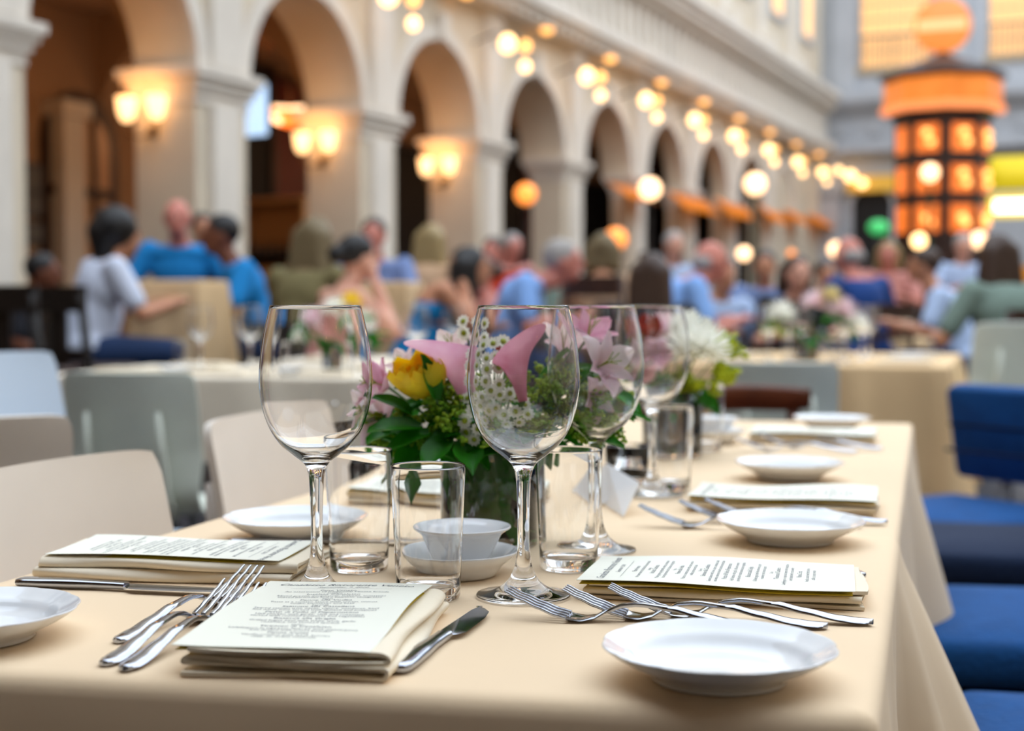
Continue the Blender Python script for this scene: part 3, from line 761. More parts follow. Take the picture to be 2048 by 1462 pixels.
def daisy_spray(head, pts, label):
    t = thing('daisy_spray', label, 'flower', head); s = MB()
    for (p, n) in pts:
        q = p-head; s.tube([q, q*.45+Vector((0, 0, -.012)), Vector((0, 0, -.03))], .0006, 5)
        b = bpy.data.objects.new('bloom', dm_p); link(b, t); b.location = q; b.rotation_euler = n.to_track_quat('Z', 'Y').to_euler(); k = random.uniform(1.05, 1.35); b.scale = (k, k, k)
        c = bpy.data.objects.new('bloom_centre', dm_c); link(c, b)
    s.tube([Vector((0, 0, -.03)), Vector((VC.x, VC.y, TOP+.06))-head], .0014, 6); obj('stem', s, STEM, t); return t
def leaf(mb, c, dirv, up, L, Wd, curl=-.3): petal(mb, c, dirv, up, L, Wd, curl, 8, 4, 1.0)
def leafy(name, head, leaves, label, M=LEAFM, cat='foliage'):
    t = thing(name, label, cat, head)
    for (p, dv, L, Wd) in leaves:
        m = MB(); leaf(m, Vector(), dv, Vector((0, -.4, 1)), L, Wd); o = obj('leaf', m, M, t); o.location = p-head
    stem(t, Vector(), Vector((VC.x, VC.y, TOP+.06))-head, .0018); return t
def filler(head, R, label, M=LIMEM, n=14, seed=0, base=None, name='goldenrod_sprig', cat='foliage', bead=.0021):
    rnd = random.Random(seed); t = thing(name, label, cat, head); s = MB(); b = MB()
    base = base if base is not None else Vector((VC.x, VC.y, TOP+.07))
    dn = (base-head).normalized()
    for i in range(n):
        d = Vector((rnd.gauss(0, 1), rnd.gauss(0, 1), rnd.gauss(0, .8))) - dn*1.1; d.normalize(); L = R*rnd.uniform(.6, 1.1)
        p0 = dn*R*.4; p1 = p0 + d*L*1.2
        s.tube([p0, p0.lerp(p1, .5)+Vector((0, 0, .002)), p1], .0006, 4)
        for k in range(16):
            f = .35+.65*rnd.random(); q = p0.lerp(p1, f) + Vector((rnd.gauss(0, 1), rnd.gauss(0, 1), rnd.gauss(0, 1)))*R*.11*(1.2-f*.5)
            b.ell(q, bead*rnd.uniform(.7, 1.3), u=6, v=4)
    s.tube([p0, base-head], .0013, 6)
    obj('stems', s, STEM, t); o = obj('florets', b, M, t); o['kind'] = 'stuff'; return t

# vase
vz = thing('flower_vase', 'round vase lined with dark green leaves in the middle of the near table', 'vase', (VC.x, VC.y, TOP+.0006))
m = MB(); m.lathe([(.0001, 0), (.046, 0), (.048, .002), (.048, .106), (.0475, .107), (.0462, .106), (.0462, .007), (.0001, .006)], 56); obj('glass_cylinder', m, GLASS, vz)
for k in range(11):
    a0 = 2*PI*k/11; m = MB(); vs = []
    for i in range(9):
        z = .0075+.094*i/8
        for j in range(7):
            a = a0 + (j/6-.5)*.95; r = .0425 + .0022*math.sin(j/6*PI)*(1) + .0008*(k % 2)*2 + .0009*math.sin(i*1.7+k+j)
            vs.append((r*math.cos(a), r*math.sin(a), z + .003*math.sin(a*5+k)))
    m.add(vs, [(i*7+j, i*7+j+1, (i+1)*7+j+1, (i+1)*7+j) for i in range(8) for j in range(6)]); obj('lining_leaf', m, LEAFM, vz)
m = MB(); m.lathe([(.0001, .0085), (.038, .0085), (.038, .098), (.0001, .102)], 24); obj('flower_foam', m, mat('floral_foam', srgb(18, 44, 20), .9), vz)
f3 = lambda px, py, dy=0: PD(px, py, 1.43+dy)
calla(f3(930, 800, -.04), Vector((-.36, .06, .93)), .074, .024, PINK, 'pink calla lily opening to the left behind the clear wine glass', Vector((-1, -.35, .0)))
calla(f3(1046, 806, -.085), Vector((-.16, .10, 1)), .070, .023, MAUVE, 'mauve calla lily drooping to a point, seen through the wine glass', Vector((1, -.6, 0)), throat=REDP)
rosebud(f3(1012, 704, .02), Vector((0, -.3, 1)), .014, REDP, 'small red bud seen through the rim of the wine glass', 'tulip_bud')
rosebud(f3(848, 762, -.03), Vector((-.3, -.35, .85)), .030, YELP, 'yellow rose on the left side of the bouquet')
alstro(f3(778, 775, .0), Vector((-.8, -.4, .3)), .028, PINK, 'pink alstroemeria left of the yellow rose')
alstro(f3(768, 832, .0), Vector((-.6, -.7, .1)), .030, PALEP, 'pale pink alstroemeria low on the left of the bouquet')
alstro(f3(815, 740, .03), Vector((-.5, -.5, .6)), .022, PALEP, 'small pale blossom above the yellow rose')
alstro(f3(905, 705, .05), Vector((-.2, -.5, .8)), .024, PALEP, 'pale blossom behind the pink calla lily')
alstro(f3(1172, 680, .02), Vector((.3, -.4, .8)), .030, PINK, 'pink lily blossom at the top right of the bouquet')
alstro(f3(1195, 735, -.02), Vector((.5, -.6, .3)), .033, PALEP, 'white and pink lily blossom facing right')
alstro(f3(1135, 700, .04), Vector((.1, -.6, .8)), .028, PALEP, 'pale lily blossom behind the wine glass rim')
alstro(f3(1180, 790, -.02), Vector((.6, -.6, -.1)), .027, PALEP, 'pale blossom low on the right side of the bouquet')
rd = random.Random(4)
def dp(n, cx, cy, sx, sy, dy0):
    out = []; tries = 0; pts = []
    while len(pts) < n and tries < 3000:
        tries += 1; x = cx+rd.uniform(-1, 1)*sx; y = cy+rd.uniform(-1, 1)*sy
        if ((x-cx)/sx)**2+((y-cy)/sy)**2 > 1: continue
        if all((x-a)**2+(y-b)**2 > 21**2 for a, b in pts): pts.append((x, y))
    for x, y in pts:
        e = math.sqrt(max(0, 1-((x-cx)/sx)**2-((y-cy)/sy)**2)); out.append((f3(x, y, dy0-.03*e), Vector(((x-cx)/sx*.7, -1, -(y-cy)/sy*.6+.25)).normalized()))
    return out
daisy_spray(f3(985, 745, -.05), dp(20, 985, 745, 50, 70, -.055), 'spray of small white daisies seen through the wine glass')
daisy_spray(f3(960, 838, -.04), dp(9, 950, 838, 28, 50, -.045), 'spray of small white daisies below the pink calla lily')
daisy_spray(f3(1020, 835, -.05), dp(10, 1022, 832, 44, 36, -.055), 'spray of small white daisies low behind the wine glass bowl')
daisy_spray(f3(945, 660, .03), dp(6, 945, 655, 24, 26, .02), 'small white daisies standing above the calla lilies')
for i, (x, y, dy, R, lab) in enumerate([(1175, 815, -.02, .028, 'lime goldenrod seen through the third wine glass'), (1130, 770, -.01, .026, 'lime goldenrod right of the mauve calla lily'), (755, 868, .0, .022, 'goldenrod sprig at the lowest left tip'), (1210, 780, 0, .024, 'lime goldenrod beside the white lily blossom'), (880, 800, -.03, .026, 'lime goldenrod sprig under the yellow rose'), (915, 850, -.05, .028, 'goldenrod sprig below the pink calla lily'), (835, 880, -.02, .026, 'goldenrod sprig hanging over the left tumbler'),
                                        (780, 885, .0, .022, 'goldenrod sprig reaching lowest on the left'), (1105, 800, -.03, .028, 'goldenrod sprig behind the wine glass bowl'), (1150, 850, -.03, .026, 'bright goldenrod sprig right of the wine glass bowl'),
                                        (1215, 850, .0, .024, 'goldenrod sprig low on the right of the bouquet'), (1080, 870, -.05, .024, 'goldenrod sprig above the vase rim'), (925, 775, .0, .024, 'goldenrod sprig behind the daisies'),
                                        (1240, 800, .03, .022, 'goldenrod sprig at the right edge of the bouquet'), (1120, 745, .03, .024, 'goldenrod sprig between the lily blossoms')]):
    filler(f3(x, y, dy), R, lab, seed=i, n=15)
for i, (x, y, dy, lv, lab) in enumerate([
    (870, 800, -.05, [(0, 0, -.1, -.3, 1, .045, .022), (-30, 60, -.8, -.3, .2, .05, .028)], 'dark pointed leaves standing beside the yellow rose'),
    (830, 850, -.03, [(0, 0, -1, -.4, -.1, .05, .03), (20, 30, -.5, -.6, -.5, .05, .032), (-10, -20, -.6, -.2, .5, .04, .024)], 'broad dark leaves on the left of the bouquet'),
    (900, 880, -.05, [(0, 0, -.6, -.8, -.4, .045, .03), (30, 10, .2, -1, -.3, .045, .03), (-40, -10, -.9, -.4, -.1, .045, .026)], 'dark leaves spilling over the vase rim'),
    (1090, 760, .0, [(0, 0, .4, -.5, .8, .05, .026), (20, 30, .9, -.3, .3, .05, .028), (0, 60, .6, -.8, 0, .045, .026)], 'dark leaves behind the mauve calla lily'),
    (1150, 800, .01, [(0, 0, .7, -.4, .5, .045, .024), (10, 30, .9, -.4, -.1, .045, .024)], 'dark leaves at the right of the bouquet'),
    (1010, 890, -.03, [(0, 0, .3, -1, -.2, .04, .03), (-40, 0, -.3, -1, -.2, .04, .03), (40, 0, .6, -.8, -.3, .04, .028)], 'dark leaves over the middle of the vase rim')]):
    h = f3(x, y, dy); leafy('leaf_sprig', h, [(f3(x+a, y+b, dy), Vector((c, d, e)), L, Wd) for (a, b, c, d, e, L, Wd) in lv], lab)

rg = random.Random(9)
places = ['at the far left of the bouquet', 'low left over the vase', 'under the yellow rose', 'behind the yellow rose', 'left of the daisies', 'over the left vase rim', 'below the daisies', 'at the middle of the vase rim', 'behind the wine glass stem', 'over the right vase rim', 'under the white bud', 'behind the lily blossoms', 'between the two calla lilies', 'at the right edge']
for i, (x, y, dy) in enumerate([(790, 862, .01), (850, 905, -.02), (865, 840, 0), (840, 800, .03), (925, 820, 0), (885, 905, -.04), (960, 880, -.04), (1010, 915, -.05), (1050, 880, -.02), (1090, 905, -.03), (1140, 870, 0), (1150, 770, .03), (1000, 790, .02), (1210, 820, .02)]):
    h = f3(x, y, dy); lv = []
    for k in range(5):
        a = rg.uniform(0, 2*PI); lv.append((h+Vector((rg.uniform(-.018, .018), rg.uniform(-.01, .01), rg.uniform(-.018, .018))), Vector((math.cos(a)+(x-980)/150, -.5, math.sin(a)*.7)), rg.uniform(.03, .05), rg.uniform(.014, .026)))
    leafy('leaf_sprig', h, lv, 'small leafy green sprig ' + places[i])
    if i % 2 == 0: filler(f3(x+25, y-18, dy-.02), .024, 'fine yellow green goldenrod ' + places[i], seed=40+i, n=13)

# blurred arrangements farther away
def mum(head, R, M, base, label, n=70):
    t = thing('chrysanthemum', label, 'flower', head); m = MB()
    for k in range(n):
        z = 1-1.5*(k+.5)/n; a = k*2.39996; r = math.sqrt(max(0, 1-z*z)); d = Vector((r*math.cos(a), r*math.sin(a), z))
        petal(m, d*R*.25, d, Vector((0, 0, 1)) if abs(d.z) < .9 else Vector((1, 0, 0)), R*.8, R*.32, .12, 4, 3)
    obj('petals', m, M, t); s = MB(); s.tube([Vector(), base-head], .002, 6); obj('stem', s, STEM, t); return t
def far_vase(c, z, label, r=.048, h=.105):
    t = thing('flower_vase', label, 'vase', (c.x, c.y, z)); m = MB(); m.lathe([(.0001, 0), (r-.002, 0), (r, .002), (r, h), (r-.0018, h), (r-.0018, .007), (.0001, .006)], 32); obj('glass_cylinder', m, GLASS, t)
    m = MB(); m.lathe([(.0001, .008), (r-.003, .008), (r-.003, h-.004), (.0001, h-.002)], 24); obj('leaf_lining', m, LEAFM, t); return Vector((c.x, c.y, z+h-.03))
c2 = at(1345, 2.28); b2 = far_vase(c2, TOP-.0009+.0006, 'leaf lined vase of the second bouquet, behind the tumblers')
g3 = lambda px, py, dy=0: PD(px, py, 2.28+dy)
mum(g3(1395, 700, -.04), .052, WHITEP, b2, 'large white chrysanthemum of the second bouquet'); mum(g3(1330, 665, .04), .035, PALEP, b2, 'pale pink chrysanthemum at the top of the second bouquet')
mum(g3(1375, 655, .0), .03, WHITEP, b2, 'small white chrysanthemum above the largest one'); 
rosebud(g3(1290, 665, 0), Vector((0, -.3, 1)), .028, REDP, 'dark red rose of the second bouquet'); rosebud(g3(1312, 720, -.04), Vector((-.2, -.7, .5)), .03, PALEP, 'pale pink rose of the second bouquet'); rosebud(g3(1285, 760, -.02), Vector((-.5, -.7, .3)), .03, PINK, 'pink rose low on the left of the second bouquet')
for i, (x, y, lab) in enumerate([(1450, 690, 'bright lime sprig at the right of the second bouquet'), (1440, 745, 'lime sprig below the white chrysanthemum'), (1380, 775, 'lime sprig hanging under the second bouquet'), (1345, 790, 'lime sprig low over the second vase'), (1260, 720, 'lime sprig on the left of the second bouquet')]):
    filler(g3(x, y), .034, lab, LIME2, 10, 20+i, b2, bead=.0045)
leafy('leaf_sprig', g3(1340, 780), [(g3(1340+a, 780+b), Vector((a*.02, -.6, -.2)), .07, .045) for a, b in ((-40, 0), (30, 5), (0, 10), (-15, -20))], 'dark leaves of the second bouquet')
def far_bouquet(c, z, s, name, seed, cols):
    rnd = random.Random(seed); b = far_vase(c, z, 'leaf lined vase of ' + name)
    for i, (dx, dz, R, M, lab) in enumerate(cols): mum(Vector((c.x+dx*s, c.y+rnd.uniform(-.05, .02), z+.1+dz*s)), R*s, M, b, lab + ' of ' + name, 40)
    for i, (dx, dz) in enumerate([(-.13, .04), (.13, .03), (.02, .0), (-.05, .01), (.08, .08)]):
        h = Vector((c.x+dx*s, c.y-.05, z+.1+dz*s)); m = MB(); t = thing('leaf_sprig', ['dark leaves on the left', 'dark leaves on the right', 'dark leaves in front', 'dark leaves near the rim', 'dark leaves in the middle'][i]+' of '+name, 'foliage', h)
        for k in range(4):
            mm = MB(); leaf(mm, Vector(), Vector((rnd.uniform(-1, 1), -.5, rnd.uniform(-.6, .5))), Vector((0, 0, 1)), .07, .045); obj('leaf', mm, LEAFM, t)
        stem(t, Vector(), b-h)
W_, K_, L_ = WHITEP, PALEP, LIME2

# ------------------------------------------------------------------ chairs
def make_shell_chair(M, name='cafe_chair', back=.365, ribs=True):
    """seat centre at origin, facing +Y, shell seat and back, four metal legs"""
    t = thing(name, 'x', 'chair'); w2 = .215
    CR_ = 1
    prof = spl([(.22, .435), (.20, .452), (.10, .452), (-.05, .445), (-.15, .452), (-.19, .50), (-.205, .58), (-.225, .70), (-.25, .455+back)], 6)
    m = MB(); NU = 22; front = []; N = len(prof)
    for i, (y, z) in enumerate(prof):
        f = i/(N-1); zz = (z-.452)/back
        ww = w2*(.94 if f < .1 else 1.0) * (1 if zz < .0 else (1-.04*zz)); 
        if zz > .93: q = (zz-.93)/.07; ww *= 1-.035*q**2
        if zz > -.1 and zz < .35: ww *= .94+.06*abs(zz-.12)/.23
        for j in range(NU+1):
            u = j/NU*2-1; bx = u*ww
            cy = .030*u*u*(1 if zz > .1 else 0) * min(1, max(0, zz-.1)*3); cz = (-.010*(1-u*u) if zz < .05 else 0) + (-.004*abs(u)**14 if zz > .97 else 0)
            front.append(Vector((bx, y+cy, z+cz)))
    g = lambda i, j: i*(NU+1)+j; n = len(front)
    nrm = []
    for i in range(N):
        for j in range(NU+1):
            a = front[g(min(i+1, N-1), j)]-front[g(max(i-1, 0), j)]; b = front[g(i, min(j+1, NU))]-front[g(i, max(j-1, 0))]; nrm.append(a.cross(b).normalized())
    bk = [p + q*.011 for p, q in zip(front, nrm)]; fs = []
    for i in range(N-1):
        for j in range(NU): fs.append((g(i,j), g(i,j+1), g(i+1,j+1), g(i+1,j))); fs.append((n+g(i+1,j), n+g(i+1,j+1), n+g(i,j+1), n+g(i,j)))
    for i in range(N-1): fs.append((g(i,0), g(i+1,0), n+g(i+1,0), n+g(i,0))); fs.append((g(i+1,NU), g(i,NU), n+g(i,NU), n+g(i+1,NU)))
    for j in range(NU): fs.append((g(0,j+1), g(0,j), n+g(0,j), n+g(0,j+1))); fs.append((g(N-1,j), g(N-1,j+1), n+g(N-1,j+1), n+g(N-1,j)))
    m.add(front+bk, fs); obj('shell', m, M, t, sharp=70)
    for sx in (-1, 1):
        l = MB(); l.tube([(sx*.15, .16, .435), (sx*.19, .19, .40), (sx*.21, .21, 0)], .011, 8); obj('leg', l, CHROME, t)
        l = MB(); l.tube([(sx*.15, -.12, .435), (sx*.20, -.17, .38), (sx*.21, -.24, 0)], .011, 8); obj('leg', l, CHROME, t)
        if ribs: l = MB(); l.tube([(sx*.12, -.17, .435), (sx*.12, -.228, .50), (sx*.115, -.250, .62), (sx*.11, -.262, .72)], [.014, .014, .013, .008], 8); obj('back_rib', l, M, t)
    return t
CW = make_shell_chair(WSHELL); CS = make_shell_chair(SSHELL, 'sage_chair'); CG = make_shell_chair(GSHELL, 'blue_white_chair')
A16 = RA(-16.2)
def back_at(root, X, Y, face, lab, group=None, z=0):
    """place so that the middle of the backrest stands at X, Y; face = direction the sitter looks"""
    off = Vector((math.cos(face), math.sin(face), 0))*.235
    o = first_or_dup(root, Vector((X, Y, z))+off, face-PI/2, lab, group); return o
back_at(CW, -.514, 1.515, RA(-18), 'cream white shell chair beside the left menu and knife, nearest of the white chairs')
back_at(CW, -.402, 2.26, RA(-18), 'cream white shell chair behind the plate and the left wine glass')
back_at(CW, -.865, 2.12, RA(118), 'white shell chair at the left edge, its curved back turned away from the table')
o = back_at(CG, -1.12, 3.0, RA(-20), 'pale bluish white shell chair at the left edge, behind another chair'); o.scale = (1, 1, 1.085)
o = back_at(CS, -.985, 3.62, RA(83), 'pale sage shell chair seen from behind, with two ribs on its back'); o.scale = (.86, 1, 1)
o = back_at(CS, .80, 4.25, RA(84), 'pale sage shell chair behind the brown wooden chair back')
o = back_at(CS, 2.17, 6.05, RA(100), 'pale sage chair at the right edge beside the far tables'); o.scale = (1, 1, 1.12)
t = thing('wooden_chair', 'brown wooden chair with a curved top rail behind the far end of the near table', 'chair', at(1535, 3.35, 0), RA(196))
m = MB(); rr = []
for k in range(13):
    u = k/12*2-1; y = -.2+.035*u*u; zc = .795-.012*u*u; h = .065*(1-.25*abs(u)**4); x = u*.195
    rr.append([Vector((x, y-.011, zc-h)), Vector((x, y+.011, zc-h)), Vector((x, y+.013, zc-.01)), Vector((x, y+.006, zc)), Vector((x, y-.006, zc)), Vector((x, y-.013, zc-.01))])
m.loft(rr); obj('top_rail', m, BWOOD, t)
m = MB(); m.box((0, 0, .45), (.40, .40, .035)); obj('seat', m, BWOOD, t, smooth=False)
for sx in (-1, 1):
    m = MB(); m.tube([(sx*.16, .17, .435), (sx*.17, .18, 0)], .018, 8); obj('leg', m, BWOOD, t)
    m = MB(); m.tube([(sx*.17, -.2, 0), (sx*.165, -.18, .45), (sx*.160, -.185, .78)], .017, 8); obj('leg', m, BWOOD, t)
m = MB(); m.box((0, -.19, .60), (.30, .014, .05)); obj('back_slat', m, BWOOD, t, smooth=False)

def make_blue_chair(BLUEF, name):
    t = thing(name, 'x', 'chair')
    def pad(c, d, r=.025, bulge=.012):
        m = MB(); rings = []; n = 14
        for z, ins in ((-1, .014), (-.8, .004), (-.3, 0), (.4, 0), (.8, .004), (1, .018)):
            ring = []
            for sx, sy in ((1, 1), (-1, 1), (-1, -1), (1, -1)):
                for k in range(5):
                    a = math.atan2(sy, sx) + (k/4-.5)*PI/2; a0 = {(1,1):0,(-1,1):PI/2,(-1,-1):PI,(1,-1):3*PI/2}[(sx, sy)] + k/4*PI/2
                    ring.append(Vector((c[0]+sx*(d[0]/2-r-ins)+r*math.cos(a0), c[1]+sy*(d[1]/2-r-ins)+r*math.sin(a0), c[2]+z*d[2]/2)))
            rings.append(ring)
        top = [p.lerp(Vector((c[0], c[1], c[2])), .5) for p in rings[-1]]; top = [Vector((p.x, p.y, c[2]+d[2]/2+bulge)) for p in top]; rings.append(top)
        m.loft(rings); return m
    obj('seat_cushion', pad((0, 0, .44), (.47, .50, .075)), BLUEF, t)
    s = MB(); s.box((0, 0, .37), (.44, .47, .05)); obj('seat_frame', s, BLACKW, t, smooth=False)
    bk = pad((0, 0, 0), (.46, .30, .07)); bk.xf(Matrix.Translation((0, -.255, .68)) @ Matrix.Rotation(RA(80), 4, 'X')); o = obj('back_cushion', bk, BLUEF, t)
    sm = MB()
    for z in (.62, .70, .77): sm.tube([(-.225, -.215+(z-.68)*-.17, z), (.225, -.215+(z-.68)*-.17, z)], .006, 6)
    obj('piping', sm, DARKBL, o)
    for sx in (-1, 1):
        for sy in (-1, 1): l = MB(); l.tube([(sx*.19, sy*.20, .35), (sx*.20, sy*.22, 0)], .016, 8); obj('leg', l, BLACKW, t)
    return t
BC = make_blue_chair(BLUEF, 'upholstered_chair'); BN = make_blue_chair(DARKBL, 'shaded_blue_chair')  # second chair is a blue one, its shade painted as darker fabric
def seat_at(root, X, Y, face, lab): return first_or_dup(root, Vector((X, Y, 0)), face-PI/2, lab)
seat_at(BC, .92, 2.36, RA(172), 'blue fabric chair tucked under the hanging corner of the near tablecloth')
seat_at(BC, .78, 1.62, RA(168), 'blue fabric chair in the bottom right corner of the picture')
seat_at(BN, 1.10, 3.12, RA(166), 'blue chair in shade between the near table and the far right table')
o = seat_at(BC, 1.22, 3.86, RA(212), 'blue chair with a ribbed back cushion at the right edge'); o.scale = (1, 1, .92)

# dark wooden bar stools
def make_bar_stool():
    t = thing('bar_stool', 'x', 'stool'); m = MB(); m.lathe([(.0001, .72), (.20, .72), (.215, .735), (.21, .76), (.0001, .765)], 24); obj('seat', m, DWOOD, t)
    for sx in (-1, 1):
        m = MB(); m.tube([(sx*.14, .14, .72), (sx*.19, .19, 0)], .022, 8); obj('leg', m, BLACKW, t)
        m = MB(); m.tube([(sx*.19, -.20, 0), (sx*.17, -.16, .72), (sx*.19, -.22, 1.13)], .022, 8); obj('leg', m, BLACKW, t)
    m = MB(); m.box((0, -.215, 1.10), (.42, .03, .13)); obj('top_rail', m, BLACKW, t, smooth=False)
    m = MB(); m.box((0, -.195, .90), (.10, .02, .34)); m.box((0, -.19, .82), (.38, .025, .05)); obj('back_splat', m, BLACKW, t, smooth=False)
    m = MB(); m.tube([(-.18, .17, .3), (.18, .17, .3)], .012, 6); m.tube([(-.18, -.18, .35), (.18, -.18, .35)], .012, 6); obj('footrest', m, BLACKW, t); return t
BS = make_bar_stool()

# ------------------------------------------------------------------ far tables
def quad(c, a, w_, l_):
    u = Vector((math.cos(a), math.sin(a), 0)); v = Vector((-u.y, u.x, 0)); c = Vector((c[0], c[1], 0))
    return [c-u*w_/2-v*l_/2, c+u*w_/2-v*l_/2, c+u*w_/2+v*l_/2, c-u*w_/2+v*l_/2]
def set_table(c, a, w_, l_, z, drop, lab, lab2, amp=.03, freq=14, seed=1, corner=.06, M=None):
    q = quad(c, a, w_, l_)
    cloth('tablecloth', q, z, drop, None, M or CLOTHF, lab, amp=amp, freq=freq, seed=seed, corner=corner, step=.035, rows=10)
    table('dining_table', q, z-.008, lab2)
    return q
RCx = PD(1905, 735, 5.5)
a_r = RA(-19); ur = Vector((math.cos(a_r), math.sin(a_r), 0)); vr = Vector((-ur.y, ur.x, 0))
cR1 = Vector((1.715, 5.6, 0)) - ur*.55 + vr*.8
set_table(cR1, a_r, 1.10, 1.6, TOP, .55, 'tan tablecloth hanging in deep folds on the middle right table', 'table under the middle right tablecloth', seed=.7, amp=.055, freq=17)
cR2 = Vector((2.98, 10.6, 0))
set_table(cR2, a_r, 1.2, .9, TOP, .62, 'pale tablecloth on the table behind the middle right table', 'table farther back on the right', seed=1.9)
cL1 = Vector((-1.42, 4.95, 0)) + Vector((.61, .30, 0))
set_table((-.82, 5.25), RA(-10), 1.5, .9, TOP, .27, 'cream tablecloth on the left table behind the shell chairs', 'table behind the sage chair', amp=.012, seed=3.1, M=CLOTHW)
set_table((-.55, 6.4), RA(-14), 1.0, .7, TOP, .30, 'white tablecloth on the table in front of the woman in teal', 'table before the woman in teal', amp=.015, seed=4.1, M=CLOTHW)
set_table((-1.83, 7.9), RA(-14), .36, .36, 1.13, .55, 'tan tablecloth on the tall bar table between the people in blue', 'tall table between the people in blue', amp=.02, freq=18, seed=.3, corner=.05)
set_table((-.72, 8.4), RA(-14), .30, .30, 1.13, .50, 'tan tablecloth on the tall table before the man in grey', 'tall table before the man in grey', amp=.02, freq=18, seed=1.3, corner=.05)

rnd = random.Random(11)
def scatter(q, z, items, name):
    """place settings along the two long sides of a far table"""
    o, U, V = q[0], q[1]-q[0], q[3]-q[0]
    for (k, u, v, word) in items:
        p = o + U*u + V*v; p.z = z + .001
        if k == 'g': dup(WG, p, 0, 'blurred wine glass %s' % word + ' ' + name)
        if k == 't': dup(TU, p, 0, 'blurred water tumbler %s' % word + ' ' + name)
        if k == 'p': dup(PL, p, 0, 'blurred white plate %s' % word + ' ' + name)
        if k == 'n':
            m = MB(); m.box((0, 0, .007), (.22, .13, .014)); m.box((0, 0, .0155), (.205, .125, .001)); nn = obj('napkin', m, NAPK, loc=p, rz=RA(-19), smooth=False); tag(nn, 'blurred folded white napkin %s ' % word + name, 'napkin')
qR1 = quad(cR1, a_r, 1.10, 1.6); nm = 'of the middle right table'
scatter(qR1, TOP, [('n', .84, .12, 'at the near corner'), ('n', .84, .42, 'second along the right side'), ('n', .84, .72, 'third along the right side'), ('p', .84, .27, 'between the first two napkins'), ('p', .84, .57, 'between the farther napkins'),
  ('n', .16, .14, 'on the left side'), ('n', .16, .5, 'farther along the left side'), ('p', .16, .3, 'on the left side'),
  ('g', .62, .15, 'nearest the right corner'), ('g', .64, .45, 'second along the right side'), ('g', .64, .7, 'farthest along the right side'), ('g', .34, .12, 'nearest the left corner'), ('g', .36, .38, 'along the left side'), ('g', .36, .66, 'farthest on the left side'),
  ('t', .58, .12, 'by the near right glass'), ('t', .56, .5, 'beside the vase'), ('t', .4, .2, 'by the near left glass'), ('t', .42, .72, 'at the far end')], nm)
far_bouquet(qR1[0].lerp(qR1[1], .45)+(qR1[3]-qR1[0])*.30, TOP+.001, 1.25, 'the bouquet on the middle right table', 3,
  [(-.10, .08, .055, W_, 'white chrysanthemum on the left'), (-.12, .02, .045, L_, 'lime chrysanthemum on the left'), (.02, .12, .05, K_, 'pale pink chrysanthemum at the top'), (.12, .09, .055, K_, 'pale pink chrysanthemum on the right'), (.17, .04, .05, W_, 'white chrysanthemum on the right'), (.07, .14, .045, mat('cream_petal', srgb(240, 226, 170), .5), 'cream chrysanthemum at the top')])
qL1 = quad((-.82, 5.25), RA(-10), 1.5, .9); nm = 'of the left table behind the chairs'
scatter(qL1, TOP, [('n', .15, .25, 'at the left end'), ('n', .4, .2, 'in the middle'), ('n', .66, .2, 'near the right end'), ('p', .28, .22, 'on the left'), ('p', .54, .2, 'in the middle'), ('n', .2, .8, 'at the back left'), ('n', .75, .8, 'at the back right'),
  ('g', .28, .45, 'left of the vase'), ('g', .42, .4, 'nearest the vase'), ('g', .82, .5, 'right of the vase'), ('t', .24, .42, 'left of the vase'), ('t', .48, .38, 'before the vase'), ('t', .7, .4, 'right of the vase')], nm)
far_bouquet(qL1[0].lerp(qL1[1], .60)+(qL1[3]-qL1[0])*.6, TOP+.001, 1.1, 'the bouquet on the left table', 5,
  [(-.09, .07, .055, K_, 'pale pink chrysanthemum on the left'), (.0, .11, .055, W_, 'white chrysanthemum at the top'), (.09, .07, .05, W_, 'white chrysanthemum on the right'), (.05, .14, .04, YELP, 'yellow chrysanthemum'), (-.14, .02, .045, W_, 'small white chrysanthemum')])
qR2 = quad(cR2, a_r, 1.2, .9); nm = 'of the far right table'
scatter(qR2, TOP, [('n', .85, .15, 'on the right side'), ('n', .2, .15, 'on the left side'), ('g', .7, .2, 'on the right'), ('g', .5, .3, 'in the middle'), ('g', .3, .2, 'on the left'), ('t', .6, .25, 'on the right'), ('t', .4, .35, 'in the middle')], nm)
qL2 = quad((-.55, 6.4), RA(-14), 1.0, .7); nm = 'of the table before the woman in teal'
scatter(qL2, TOP, [('n', .3, .2, 'on the left'), ('n', .7, .2, 'on the right'), ('g', .4, .5, 'in the middle'), ('g', .8, .5, 'on the right'), ('t', .2, .4, 'on the left')], nm)

